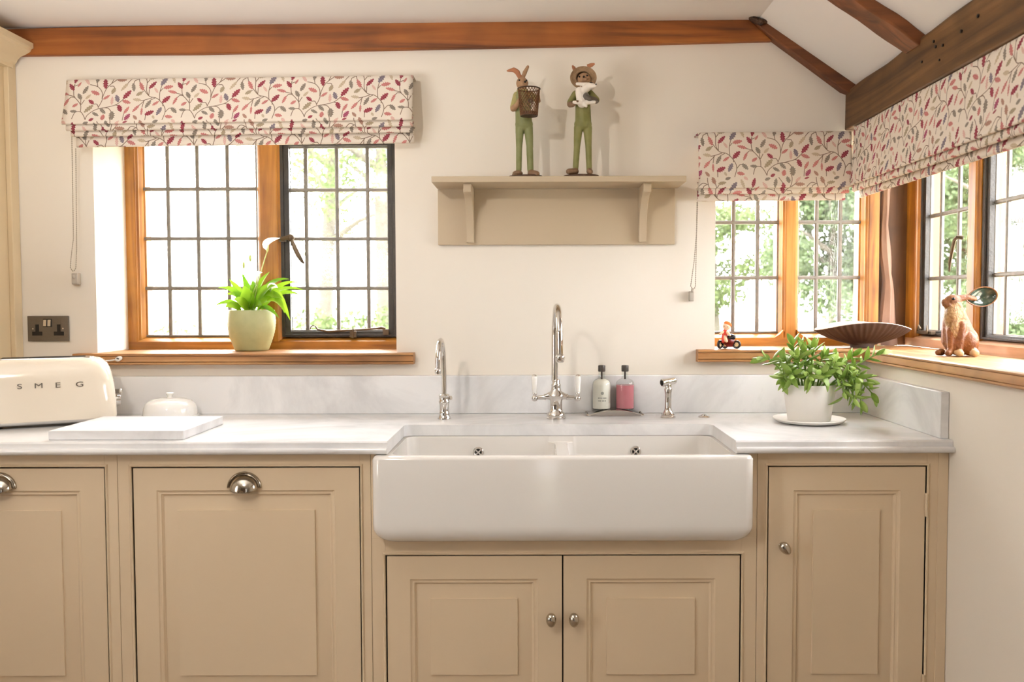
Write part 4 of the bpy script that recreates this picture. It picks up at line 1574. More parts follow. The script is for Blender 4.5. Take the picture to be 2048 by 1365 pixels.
mb.loft([[(0.049 * sx * math.cos(2 * PI * k / 28) * (1 + 0.05 * math.sin(5 * k)) - 0.002, -0.006 + 0.025 * sx * math.sin(2 * PI * k / 28), z) for k in range(28)] for sx, z in ((1, 0), (1.0, 0.004), (0.93, 0.0062))])
obj('base', mb, M['basew'], ct, 50, local=True)


# ------------------------------------------------------------------ taps and sink things
def arc(cx_, cy_, cz_, r, a0, a1, n=14, x1=None):
    pts = []
    for i in range(n + 1):
        a = a0 + (a1 - a0) * i / n
        x = cx_ if x1 is None else cx_ + (x1 - cx_) * i / n
        pts.append((x, cy_ + r * math.cos(a), cz_ + r * math.sin(a)))
    return pts


mx_ = thing('mixer_tap', 'chrome bridge mixer tap with swan neck and two white levers', 'tap', (0.063, 2.458, CT))
mb = MB()
mb.lathe([(0.0265, 0), (0.0265, 0.004), (0.0235, 0.006), (0.0235, 0.010), (0.0258, 0.012), (0.0245, 0.017), (0.0195, 0.021), (0.0172, 0.030), (0.0172, 0.050), (0.020, 0.060), (0.024, 0.066), (0.0215, 0.073), (0.0145, 0.080), (0.0125, 0.092), (0.0135, 0.0945), (0.0125, 0.098), (0.0100, 0.101), (0.0110, 0.108), (0.0085, 0.112)], 32, (0.0, 0, 0))
obj('body', mb, M['chrome'], mx_, 50, local=True)
mb = MB()
mb.tube([(-0.052, 0, 0.0595), (-0.034, 0, 0.0610), (-0.026, 0, 0.063), (-0.012, 0, 0.066), (0.012, 0, 0.066), (0.026, 0, 0.063), (0.034, 0, 0.0610), (0.052, 0, 0.0595)], [0.0055, 0.0068, 0.0085, 0.0135, 0.0135, 0.0085, 0.0068, 0.0055], 20)
for sx in (-1, 1):
    mb.tube([(sx * 0.030, 0, 0.0618), (sx * 0.0325, 0, 0.0615)], 0.0088, 18)
obj('crossbar', mb, M['chrome'], mx_, 50, local=True)
for sx in (-1, 1):
    mb = MB()
    cx_ = sx * 0.0605 + 0.0005
    mb.ell((cx_, 0, 0.058), (0.0088, 0.0088, 0.0088), 18, 12)
    mb.lathe([(0.0045, 0.064), (0.0045, 0.068), (0.0062, 0.070), (0.0062, 0.073), (0.005, 0.075)], 18, (cx_, 0, 0))
    lv = obj('lever', mb, M['chrome'], mx_, 50, local=True)
    mb = MB()
    mb.lathe([(0.0062, 0.120), (0.0075, 0.1215), (0.0062, 0.1245), (0.0030, 0.126)], 18, (cx_ + sx * 0.001, 0, 0))
    obj('lever_cap', mb, M['chrome'], lv, 50, local=True)
    mb = MB()
    mb.lathe([(0.0058, 0.0745), (0.0066, 0.077), (0.0075, 0.095), (0.0088, 0.116), (0.0080, 0.1195), (0.0065, 0.1205)], 20, (cx_ + sx * 0.0005, 0, 0))
    p = obj('ceramic_grip', mb, M['dish'], lv, 50, local=True)
    p['label'] = 'white ceramic lever grip'
mb = MB()
path = [(-0.004, 0, 0.108), (-0.0035, 0, 0.16), (-0.003, 0, 0.237)] + [(x, y, z) for x, y, z in arc(-0.003, -0.080, 0.237, 0.080, 0, PI, 20, 0.006)][1:] + [(0.0062, -0.160, 0.21), (0.0065, -0.160, 0.190)]
mb.tube(path, [0.0088] * 3 + [0.0085] * 20 + [0.0085, 0.0085], 16)
mb.tube([(0.0065, -0.160, 0.192), (0.0065, -0.160, 0.189), (0.0065, -0.160, 0.185), (0.0065, -0.160, 0.178), (0.0065, -0.160, 0.172), (0.0065, -0.160, 0.170)], [0.0088, 0.0115, 0.0128, 0.0120, 0.0105, 0.0085], 18)
obj('spout', mb, M['chrome'], mx_, 50, local=True)

ft = thing('filter_tap', 'slim chrome filter tap with swan neck standing left behind the sink', 'tap', (-0.2528, 2.463, CT))
mb = MB()
mb.lathe([(0.0192, 0), (0.0192, 0.003), (0.0165, 0.008), (0.0150, 0.013), (0.0158, 0.016), (0.0142, 0.019), (0.0135, 0.024), (0.0138, 0.043), (0.0155, 0.046), (0.0155, 0.050), (0.0140, 0.052), (0.0145, 0.064), (0.0155, 0.067), (0.0130, 0.070), (0.0095, 0.071)], 28)
obj('body', mb, M['chrome'], ft, 50, local=True)
mb = MB()
mb.tube([(0.0135, 0, 0.058), (0.020, -0.004, 0.060)], [0.005, 0.006], 12)
obj('control_knob', mb, M['chrome'], ft, 50, local=True)
mb = MB()
path = [(0.0, 0, 0.066), (0.0, 0, 0.12), (-0.001, 0, 0.170)] + arc(-0.001, -0.055, 0.170, 0.055, 0, PI, 18, -0.005)[1:] + [(-0.005, -0.110, 0.15)]
mb.tube(path, 0.0066, 14)
mb.tube([(-0.005, -0.110, 0.151), (-0.005, -0.110, 0.149), (-0.005, -0.110, 0.141), (-0.005, -0.110, 0.135)], [0.0068, 0.0085, 0.0088, 0.0075], 16)
obj('spout', mb, M['chrome'], ft, 50, local=True)

sp = thing('spray_rinse', 'chrome pull out spray rinse with a horizontal head right of the soap bottles', 'tap', (0.3815, 2.472, CT))
mb = MB()
mb.lathe([(0.0212, 0), (0.0212, 0.004), (0.0185, 0.006), (0.0195, 0.009), (0.0165, 0.012), (0.0125, 0.018), (0.0100, 0.024), (0.0088, 0.045), (0.0092, 0.068), (0.0115, 0.082), (0.0105, 0.0845), (0.0090, 0.087), (0.0098, 0.092), (0.0080, 0.098)], 28)
obj('stem', mb, M['chrome'], sp, 50, local=True)
mb = MB()
mb.tube([(-0.0195, -0.010, 0.100), (-0.0185, -0.0095, 0.100), (-0.012, -0.006, 0.101), (-0.010, -0.005, 0.101), (0.016, 0.008, 0.1045), (0.021, 0.0105, 0.105), (0.0235, 0.0118, 0.105)], [0.0092, 0.0108, 0.0108, 0.0100, 0.0098, 0.0085, 0.006], 20)
hd_ = obj('spray_head', mb, M['chrome'], sp, 50, local=True)
mb = MB()
mb.tube([(-0.0202, -0.0103, 0.0999), (-0.0192, -0.0098, 0.100)], 0.0078, 18)
obj('nozzle', mb, M['black'], hd_, 50, local=True)

mb = MB()
mb.lathe([(0.0165, 0), (0.0165, 0.0015), (0.0135, 0.004), (0.0075, 0.0045), (0.0070, 0.0075), (0.004, 0.0085), (0.0005, 0.0087)], 28, (0.4855, 2.482, CT + 0.0002))
tag(obj('switch_button', mb, M['chrome'], None, 50), 'small round chrome button set in the worktop right of the spray rinse', 'button')

# soap tray and bottles
tr = thing('soap_tray', 'arched polished metal tray under the two soap bottles', 'tray', (0.2345, 2.545, CT))
N = 24
rings = []
for y, k in ((-0.042, 0.92), (-0.036, 1.0), (0.028, 1.0), (0.030, 0.96)):
    ring = [(-0.0765 * 1, y, 0.0002), (0.0765, y, 0.0002)]
    for i in range(N + 1):
        s = 1 - 2 * i / N
        ring.append((0.0775 * s, y, (0.0040 + 0.0150 * (1 - s * s)) * k))
    rings.append(ring)
mb = MB()
mb.loft(rings)
obj('plate', mb, M['chrome'], tr, 30, 0.0008, local=True)
for x in (-1, 1):
    mb = MB()
    mb.tube([(x * 0.0775, -0.037, 0.003), (x * 0.0805, -0.037, 0.0045), (x * 0.0805, 0.026, 0.0045), (x * 0.0775, 0.026, 0.003)], 0.0022, 8)
    obj('end_rail', mb, M['nickel'], tr, 50, local=True)


def bottle(x, label, liquid, top, dz):
    z0 = CT + dz
    t = thing('soap_bottle', label, 'bottle', (x, 2.543, z0))
    prof = [(0.0, 0.0), (0.0255, 0.0), (0.0270, 0.002), (0.0270, 0.072), (0.0255, 0.079), (0.020, 0.0855), (0.0125, 0.089), (0.0098, 0.091), (0.0092, 0.112)]
    obj('glass', MB().lathe(prof, 36, cap=False), M['bottleglass'], t, 40, local=True)
    lp = [(0.0, 0.0025), (0.0245, 0.0025), (0.0258, 0.004), (0.0258, min(top, 0.071))]
    if top > 0.075:
        lp += [(0.0243, 0.078), (0.019, 0.0845), (0.012, 0.0875)]
        lp += [(0.0, 0.0875)]
    else:
        lp += [(0.0, top)]
    obj('soap', MB().lathe(lp, 36, cap=False), liquid, t, 40, local=True)
    obj('pump_tube', MB().tube([(0.0, 0, 0.0876), (0.0, 0, 0.112)], 0.0028, 8), M['darkgrey'], t, 60, local=True)
    obj('cap', MB().lathe([(0.0098, 0.110), (0.0106, 0.112), (0.0106, 0.126), (0.0095, 0.1285), (0, 0.1285)], 28), M['darkgrey'], t, 40, local=True)
    return t


wbt = bottle(0.1985, 'clear glass bottle of white lotion with faint grey print on the soap tray', M['white_lotion'], 0.085, 0.0164)
bottle(0.2665, 'clear glass bottle of pink soap on the soap tray', M['pink_soap'], 0.071, 0.0166)
mb = MB()
mb.ell((0, -0.0273, 0.049), (0.0045, 0.0004, 0.0045), 10, 6)
for zz, widths in ((0.035, (-0.011, -0.007, -0.003, 0.002, 0.006, 0.010)), (0.027, (-0.010, -0.006, 0.0, 0.004, 0.009))):
    for a in widths:
        mb.box(a - 0.0014, a + 0.0014, -0.0274 + 0.5 * a * a / 0.027, -0.0262 + 0.5 * a * a / 0.027, zz - 0.0016, zz + 0.0016)
obj('label_print', mb, M['print_grey'], wbt, None, local=True)


# ------------------------------------------------------------------ left of the sink
mb = MB().box(-1.1675, -0.8425, 2.092, 2.362, CT + 0.0002, CT + 0.0225)
tag(obj('marble_board', mb, M['board'], None, 30, 0.0015), 'thick rectangular white marble board lying on the worktop before the toaster', 'board')

bd = thing('butter_dish', 'round white lidded butter dish behind the marble board', 'dish', (-1.040, 2.493, CT + 0.0002))
obj('dish_base', MB().lathe([(0.0, 0), (0.066, 0), (0.076, 0.005), (0.078, 0.009), (0.076, 0.010), (0.070, 0.008), (0.0, 0.008)], 40, cap=False), M['dish'], bd, 50, local=True)
ld = obj('lid', MB().lathe([(0.0725, 0.0088), (0.0730, 0.014), (0.0715, 0.030), (0.067, 0.041), (0.058, 0.049), (0.044, 0.0545), (0.022, 0.0575), (0.008, 0.058), (0.0, 0.058)], 40, cap=False), M['dish'], bd, 50, local=True)
obj('lid_knob', MB().lathe([(0.0080, 0.0578), (0.0065, 0.060), (0.0070, 0.064), (0.0105, 0.068), (0.0110, 0.0715), (0.0085, 0.0735), (0, 0.074)], 24), M['dish'], ld, 50, local=True)

TH = math.radians(27)
ts = thing('toaster', 'cream enamelled retro toaster with chrome base and spaced letters', 'toaster', (-1.336, 2.386, CT), TH)
LV = [(0.016, 0.1735, 0.0850, 0.038), (0.022, 0.1750, 0.0855, 0.040), (0.060, 0.1735, 0.0850, 0.042), (0.100, 0.1700, 0.0825, 0.045), (0.130, 0.1655, 0.0790, 0.048), (0.150, 0.1600, 0.0740, 0.050),
      (0.163, 0.1535, 0.0680, 0.050), (0.172, 0.1450, 0.0600, 0.046), (0.1775, 0.1360, 0.0520, 0.042), (0.1795, 0.1270, 0.0440, 0.036)]
obj('body', MB().loft([rrect(a, b_, r, 10, 0, 0, z) for z, a, b_, r in LV]), M['toaster'], ts, 50, local=True)
obj('chrome_base', MB().loft([rrect(a, b_, 0.038, 10, 0, 0, z) for z, a, b_ in ((0.006, 0.166, 0.078), (0.010, 0.173, 0.0845), (0.0155, 0.1745, 0.0858), (0.0165, 0.1725, 0.084))]), M['chrome'], ts, 50, local=True)
for fx in (-0.12, 0.12):
    for fy in (-0.05, 0.05):
        obj('foot', MB().lathe([(0.014, 0), (0.014, 0.0065)], 16, (fx, fy, 0.0002)), M['black'], ts, 50, local=True)
obj('top_plate', MB().loft([rrect(a, b_, 0.03, 8, 0, 0, z) for z, a, b_ in ((0.1785, 0.122, 0.040), (0.1815, 0.121, 0.039), (0.182, 0.118, 0.036))]), M['chrome'], ts, 50, local=True)
for sy in (-0.018, 0.018):
    obj('bread_slot', MB().box(-0.10, 0.10, sy - 0.010, sy + 0.010, 0.1818, 0.1826), M['black'], ts, None, local=True)
mb = MB()
rx = Matrix.Rotation(PI / 2, 4, 'Y')
mb.lathe([(0.0165, 0), (0.0165, 0.008), (0.0145, 0.014), (0.0, 0.0145)], 24, (0.1715, 0.0, 0.055), rx)
kn = obj('dial_knob', mb, M['chrome'], ts, 50, local=True)
mb = MB()
mb.box(0.168, 0.186, -0.016, -0.006, 0.074, 0.088)
mb.ell((0.186, -0.011, 0.081), (0.006, 0.012, 0.008), 12, 8)
obj('lever', mb, M['chrome'], ts, 50, local=True)
# raised letters on the long side
face_pts = [(0.060, -0.0850), (0.100, -0.0825)]
for ch, lx, lz in (('S', -0.0555, 0.1115), ('M', -0.0120, 0.1115), ('E', 0.0325, 0.1115), ('G', 0.0845, 0.1115)):
    cu = bpy.data.curves.new('letter', 'FONT')
    cu.body = ch
    cu.size = 0.0195
    cu.extrude = 0.0012
    cu.align_x = 'CENTER'
    tmp = bpy.data.objects.new('tmp', cu)
    col.objects.link(tmp)
    dg = bpy.context.evaluated_depsgraph_get()
    dg.update()
    me = bpy.data.meshes.new_from_object(tmp.evaluated_get(dg))
    bpy.data.objects.remove(tmp)
    me.materials.clear()
    me.materials.append(M['gunmetal'])
    yy_ = -0.0825 + (lz - 0.007 - 0.100) * (0.0035 / 0.030) - 0.0004
    mt = Matrix.Translation((lx, yy_ + 0.0002, lz - 0.007)) @ Matrix.Rotation(PI / 2 - 0.116, 4, 'X') @ Matrix.Diagonal((1.45, 1, 1, 1))
    l_ = put('letter', me, ts, mt)
    l_['label'] = 'grey metal letter ' + ch

# socket
so = thing('wall_socket', 'dark grey metal double power socket on the wall above the toaster', 'socket', (-1.44, 2.6, 1.166))
PX0, PX1, PZ0, PZ1 = -1.5005, -1.3785, 1.1285, 1.2040
obj('plate', MB().box(PX0, PX1, 2.594, 2.5995, PZ0, PZ1), M['gunmetal'], so, None, 0.0012)


def sx_(zx):
    return PX0 + (zx - 223) / (561 - 223) * (PX1 - PX0)


def sz_(zy):
    return PZ1 - (zy - 130) / (332 - 130) * (PZ1 - PZ0)


for a in (303, 481):
    mb = MB()
    mb.box(sx_(a - 14), sx_(a + 14), 2.5930, 2.5942, sz_(256), sz_(198))
    mb.box(sx_(a - 41), sx_(a + 41), 2.5930, 2.5942, sz_(286), sz_(255))
    obj('pin_slots', mb, M['black'], so, None)
obj('switch_surround', MB().box(sx_(354), sx_(425), 2.5925, 2.5942, sz_(218), sz_(154)), M['black'], so, None)
for a in (371, 406):
    obj('switch', MB().prism([(2.5930, sz_(212)), (2.5895, sz_(212)), (2.5915, sz_(160)), (2.5930, sz_(160))], 'x', sx_(a - 13), sx_(a + 13)), M['chrome'], so, None, 0.0005)
for a, z in ((268, 232), (515, 230)):
    obj('screw', MB().lathe([(0.0025, 0), (0.002, 0.001)], 12, (sx_(a), 2.594, sz_(z)), Matrix.Rotation(PI / 2, 4, 'X')), M['chrome'], so)

# cord clip by the sill end
cl = thing('cord_clip', 'small white clip with a cord end at the left end of the oak sill', 'clip', (-1.215, 2.552, 1.075))
mb = MB()
mb.ell((-1.213, 2.5535, 1.0785), (0.0115, 0.0050, 0.0072), 14, 8, Matrix.Rotation(-0.35, 3, 'Y'))
obj('clip', mb, M['white_plastic'], cl)
obj('clip_slot', MB().tube([(-1.216, 2.5480, 1.0805), (-1.210, 2.5478, 1.0785)], 0.0018, 8), M['darkgrey'], cl)
obj('cord', MB().tube([(-1.224, 2.553, 1.0755), (-1.24, 2.553, 1.0735), (-1.27, 2.552, 1.0725), (-1.30, 2.552, 1.0715)], 0.0019, 8), M['white_plastic'], cl)


# ------------------------------------------------------------------ peace lily in a green pot
def strip_leaf(p0, p1, p2, wid, fold=0.25, n=9, tilt=0.0):
    """lance leaf along a bent midrib"""
    p0, p1, p2 = Vector(p0), Vector(p1), Vector(p2)
    vs, fs = [], []
    for i in range(n + 1):
        t = i / n
        c = bez(p0, p1, p2, t)
        d = (bez(p0, p1, p2, min(1, t + 0.02)) - bez(p0, p1, p2, max(0, t - 0.02))).normalized()
        side = d.cross(Vector((math.sin(tilt), -0.7, 0.7)))
        if side.length < 1e-3:
            side = Vector((1, 0, 0))
        side.normalize()
        up = side.cross(d).normalized()
        w_ = wid * (0.16 if t < 0.12 else (math.sin(PI * ((t - 0.12) / 0.88) ** 0.8)) * 1.0 + 0.03)
        w_ *= 0.5
        vs += [c - side * w_ + up * (w_ * fold), c, c + side * w_ + up * (w_ * fold)]
    for i in range(n):
        for k in (0, 1):
            fs.append((i * 3 + k, i * 3 + k + 1, (i + 1) * 3 + k + 1, (i + 1) * 3 + k))
    mb = MB()
    mb.add(vs, fs)
    return mb


LS = 0.00156
pl = thing('peace_lily', 'peace lily in a ribbed sage green pot on the left windowsill', 'potted plant', (-0.876, 2.7185, 1.0933))
prof = [(0.0, 0.0), (0.0475, 0.0), (0.0505, 0.002)]
for i in range(1, 25):
    t = i / 25
    r = 0.0505 + 0.0220 * math.sin(PI * 0.5 * min(1, t * 1.35)) - 0.0025 * max(0, t - 0.74) / 0.26
    prof.append((r + (0.0005 if i % 2 else -0.0005), 0.002 + 0.121 * t))
prof += [(0.0702, 0.1245), (0.0690, 0.1258), (0.0665, 0.1245), (0.0655, 0.105), (0.0, 0.104)]
pot_n = 72
mb = MB()
rings = []
for k, (r, z) in enumerate(prof):
    rings.append([((r + (0.00035 if (i % 2 and 3 < k < 27) else 0)) * math.cos(2 * PI * i / pot_n) if r > 0 else 1e-5 * math.cos(2 * PI * i / pot_n),
                   (r + (0.00035 if (i % 2 and 3 < k < 27) else 0)) * math.sin(2 * PI * i / pot_n) if r > 0 else 1e-5 * math.sin(2 * PI * i / pot_n), z) for i in range(pot_n)])
mb.loft(rings, False)
obj('pot', mb, M['greenpot'], pl, 60, local=True)
obj('soil', MB().lathe([(0.0, 0.112), (0.03, 0.113), (0.0645, 0.110), (0.0645, 0.1055)], 28), M['soil'], pl, 60, local=True)


def lp_(px, py, y=0.0):
    return ((px - 503.5) * LS, y, 0.1255 + (622 - py) * LS)


rnd = random.Random(3)
LEAVES = [((508, 624), (548, 540), (586, 642), 22, -0.02), ((512, 624), (560, 570), (578, 628), 18, -0.05), ((506, 624), (545, 566), (608, 582), 13, 0.01),
          ((505, 624), (525, 556), (574, 560), 16, 0.02), ((508, 624), (540, 580), (572, 600), 26, -0.04), ((500, 624), (478, 570), (436, 578), 13, 0.0),
          ((498, 624), (478, 594), (441, 614), 14, -0.04), ((500, 624), (470, 578), (452, 560), 14, 0.03), ((503, 624), (500, 585), (487, 548), 15, 0.0),
          ((506, 624), (512, 575), (540, 546), 20, -0.01), ((500, 624), (494, 600), (474, 585), 20, -0.045), ((503, 624), (508, 596), (499, 574), 26, -0.05),
          ((510, 624), (534, 600), (569, 638), 13, -0.055), ((508, 624), (548, 572), (594, 592), 14, 0.03), ((502, 624), (488, 580), (462, 592), 16, -0.03),
          ((506, 624), (528, 576), (556, 574), 24, -0.03), ((500, 624), (482, 606), (466, 616), 20, -0.055), ((507, 624), (522, 604), (540, 612), 20, -0.06),
          ((504, 624), (502, 574), (516, 545), 16, 0.02), ((502, 624), (492, 588), (480, 566), 16, 0.04), ((508, 624), (536, 560), (592, 566), 11, 0.04),
          ((505, 624), (516, 600), (520, 585), 22, -0.05), ((501, 624), (484, 584), (444, 590), 11, 0.04), ((503, 624), (498, 604), (486, 600), 24, -0.06)]
for a, b_, c_, wd, yy in LEAVES:
    ph = rnd.uniform(-0.02, 0.02)
    p0 = lp_(a[0] + rnd.uniform(-10, 10), 630, yy * 0.4 + rnd.uniform(-0.01, 0.01))
    obj('leaf', strip_leaf(p0, lp_(*b_, yy * 0.8 + ph), lp_(*c_, yy + ph), wd * LS * 1.05, 0.3, 9, rnd.uniform(-0.5, 0.5)), M['lily'], pl, 60, local=True)
for stem_pts, sp_pts in (([(508, 622), (520, 560), (540, 503)], [(540, 506), (534, 492), (566, 480)]), ([(503, 622), (506, 585), (520, 570)], [(518, 572), (514, 552), (530, 548)]),
                         ([(508, 622), (530, 596), (545, 588)], [(543, 590), (548, 574), (560, 578)])):
    y_ = -0.01
    st = obj('flower_stem', MB().tube([bez(Vector(lp_(*stem_pts[0], y_)), Vector(lp_(*stem_pts[1], y_)), Vector(lp_(*stem_pts[2], y_)), t / 6) for t in range(7)], 0.0016, 6), M['bud'], pl, 60, local=True)
    a, b_, c_ = sp_pts
    mb = strip_leaf(lp_(*a, y_ - 0.004), lp_(*b_, y_ - 0.010), lp_(*c_, y_ - 0.004), 0.030, 0.7, 9)
    obj('spathe', mb, M['spathe'], st, 60, local=True)
    mb = MB().tube([lp_(a[0], a[1], y_ - 0.006), lp_(a[0] + 3, a[1] - 12, y_ - 0.008)], [0.0032, 0.0022], 8)
    obj('spadix', mb, M['bud'], st, 60, local=True)
for x, y in ((490, 533), (503, 519)):
    st = obj('flower_stem', MB().tube([lp_(500, 622), lp_(x, (y + 622) / 2), lp_(x, y)], 0.0012, 6), M['bud'], pl, 60, local=True)
    obj('flower_bud', MB().ell(lp_(x, y), (0.0045, 0.0045, 0.011), 10, 8), M['bud'], st, 60, local=True)


# ------------------------------------------------------------------ succulent in a white pot on its saucer
PXS = 0.00135
sc_x, sc_y = 0.748, 2.366
mb = MB().lathe([(0.0, 0.0), (0.062, 0.0), (0.086, 0.004), (0.0965, 0.011), (0.0955, 0.0135), (0.088, 0.0115), (0.066, 0.0065), (0.0, 0.006)], 48, (sc_x, sc_y, CT + 0.0002), cap=False)
tag(obj('saucer', mb, M['pot_white'], None, 50), 'white round saucer under the succulent pot', 'saucer')
su = thing('succulent', 'bushy trailing succulent in a plain white pot on the right of the worktop', 'potted plant', (sc_x, sc_y, CT + 0.0066))
mb = MB().lathe([(0.0, 0.0), (0.0535, 0.0), (0.056, 0.002), (0.0705, 0.098), (0.0705, 0.0995), (0.067, 0.0995), (0.064, 0.082), (0.0, 0.081)], 56, cap=False)
obj('pot', mb, M['pot_white'], su, 50, local=True)
obj('soil', MB().lathe([(0.0, 0.088), (0.05, 0.087), (0.0635, 0.084), (0.0630, 0.0812)], 28), M['soil'], su, 60, local=True)


def succ_leaf(ln, wd, th, bend):
    mb = MB()
    rings = []
    for i in range(7):
        t = i / 6
        w_ = wd * (math.sin(PI * min(1, t ** 0.85)) ** 0.75 if 0 < t < 1 else 0.06) + 0.0003
        z = bend * t * t
        rings.append([(w_ * 0.5 * math.cos(a), ln * t, z + (th * 0.5 if math.sin(a) > 0 else th * 0.5) * math.sin(a) * (w_ / wd) + 0.22 * w_ * abs(math.cos(a))) for a in [2 * PI * k / 6 for k in range(6)]])
    mb.loft(rings)
    return mesh_from('leaf', mb, M['succ'], 70)


LM = [succ_leaf(0.038, 0.0150, 0.0055, 0.003), succ_leaf(0.033, 0.0155, 0.0060, 0.005), succ_leaf(0.042, 0.0155, 0.0055, -0.004), succ_leaf(0.029, 0.0130, 0.0050, 0.004)]


def sp_(px, py, y):
    return Vector(((px - 1620) * PXS, y, 0.099 + (763 - py) * PXS))


STEMS = [((1612, 736), (1616, 700), (1612, 694), 0.02), ((1622, 736), (1636, 704), (1642, 704), -0.035), ((1648, 744), (1678, 720), (1668, 782), -0.078), ((1604, 742), (1588, 716), (1582, 708), -0.055),
         ((1590, 740), (1540, 700), (1524, 712), -0.01), ((1598, 735), (1565, 700), (1553, 712), -0.045), ((1602, 735), (1590, 700), (1590, 684), 0.015), ((1610, 738), (1606, 712), (1603, 700), -0.03),
         ((1615, 738), (1625, 706), (1626, 692), -0.01), ((1590, 745), (1560, 728), (1556, 756), -0.05), ((1595, 745), (1570, 724), (1568, 742), -0.07), ((1632, 740), (1648, 716), (1652, 722), -0.06),
         ((1640, 738), (1668, 704), (1684, 728), -0.055), ((1640, 735), (1690, 716), (1708, 706), 0.0), ((1650, 735), (1705, 722), (1756, 702), -0.01), ((1650, 740), (1705, 718), (1730, 756), -0.03),
         ((1655, 745), (1700, 722), (1740, 786), -0.035), ((1655, 748), (1700, 738), (1712, 800), -0.05), ((1650, 750), (1690, 745), (1692, 792), -0.07), ((1630, 745), (1625, 728), (1632, 742), -0.075),
         ((1610, 745), (1600, 728), (1604, 746), -0.075), ((1645, 745), (1690, 730), (1694, 748), -0.075), ((1605, 740), (1580, 712), (1578, 722), 0.04), ((1640, 738), (1665, 712), (1680, 718), 0.03)]
rnd = random.Random(11)
leaf_n = 0
for p0, p1, p2, yy in STEMS:
    A, B, C_ = sp_(*p0, yy * 0.3), sp_(*p1, yy * 0.8), sp_(*p2, yy)
    A.z = 0.085
    pts = [bez(A, B, C_, i / 10) for i in range(11)]
    st = obj('stem', MB().tube(pts, [0.0028 - 0.0012 * i / 10 for i in range(11)], 6), M['succ_stem'], su, 60, local=True)
    n = 11
    for k in range(n):
        t = 0.30 + 0.70 * k / (n - 1)
        p = bez(A, B, C_, t)
        d = (bez(A, B, C_, min(1, t + 0.03)) - bez(A, B, C_, t - 0.03)).normalized()
        ax = d.cross(Vector((0.3, 0.9, 0.1))).normalized()
        ay = d.cross(ax).normalized()
        ang = k * 2.25 + rnd.uniform(-0.3, 0.3)
        out = ax * math.cos(ang) + ay * math.sin(ang)
        open_ = 0.95 - 0.55 * (k / (n - 1)) + rnd.uniform(-0.12, 0.12)
        dirv = (d * (1 - open_) + out * open_ + Vector((0, 0, 0.12))).normalized()
        # leaf frame: y along the leaf, z facing the stem tip
        zv = (d - dirv * d.dot(dirv))
        if zv.length < 1e-3:
            zv = ax
        zv.normalize()
        xv = dirv.cross(zv)
        mt = Matrix((xv, dirv, zv)).transposed().to_4x4()
        mt = Matrix.Translation(p) @ mt @ Matrix.Scale(rnd.uniform(0.9, 1.2), 4)
        put('leaf', LM[rnd.randrange(4)], su, mt)
        leaf_n += 1


# ------------------------------------------------------------------ things on the right sill
ZS = zs1
bw = thing('fluted_bowl', 'wide brown fluted bowl on the corner windowsill', 'bowl', (1.012, 2.690, ZS + 0.0003))
mb = MB()
NF = 44
n = NF * 4
prof_o = [(0.26, 0.0), (0.265, 0.004), (0.28, 0.009), (0.36, 0.0145), (0.52, 0.0225), (0.70, 0.0335), (0.86, 0.047), (0.96, 0.0585), (1.0, 0.065)]
rings = []
for r, z in prof_o:
    ring = []
    for i in range(n):
        a = 2 * PI * i / n
        fl = 0.022 * math.cos(NF * a) * min(1, r * 1.6) * (1 if z > 0.012 else 0)
        rx_, ry_ = 0.143 * (r + fl * r), 0.088 * (r + fl * r)
        if r < 0.3:
            rx_, ry_ = 0.036, 0.032
        sad = 0.012 * (r ** 2) * (-math.cos(2 * a))
        ring.append((rx_ * math.cos(a), ry_ * math.sin(a), z + sad))
    rings.append(ring)
mb.loft(rings, False)
mb.f.append(tuple(range(n))[::-1])
obj('bowl_outside', mb, M['bowl'], bw, 60, local=True)
rings = []
for r, z in [(1.0, 0.065), (0.995, 0.067), (0.95, 0.0610), (0.82, 0.048), (0.6, 0.033), (0.35, 0.022), (0.15, 0.018), (0.01, 0.0175)]:
    ring = []
    for i in range(n):
        a = 2 * PI * i / n
        fl = 0.022 * math.cos(NF * a) * (1 if r > 0.9 else 0)
        sad = 0.012 * (r ** 2) * (-math.cos(2 * a))
        ring.append((0.143 * (r + fl * r) * math.cos(a), 0.088 * (r + fl * r) * math.sin(a), z + sad))
    rings.append(ring)
obj('bowl_inside', MB().loft(rings, False), M['bowl_in'], bw, 60, local=True)['label'] = 'pale smooth inside of the bowl'

HS = 0.000361


def hp(zx, zy, y=0.0):
    return ((zx - 720) * HS, y, (1277 - zy) * HS)


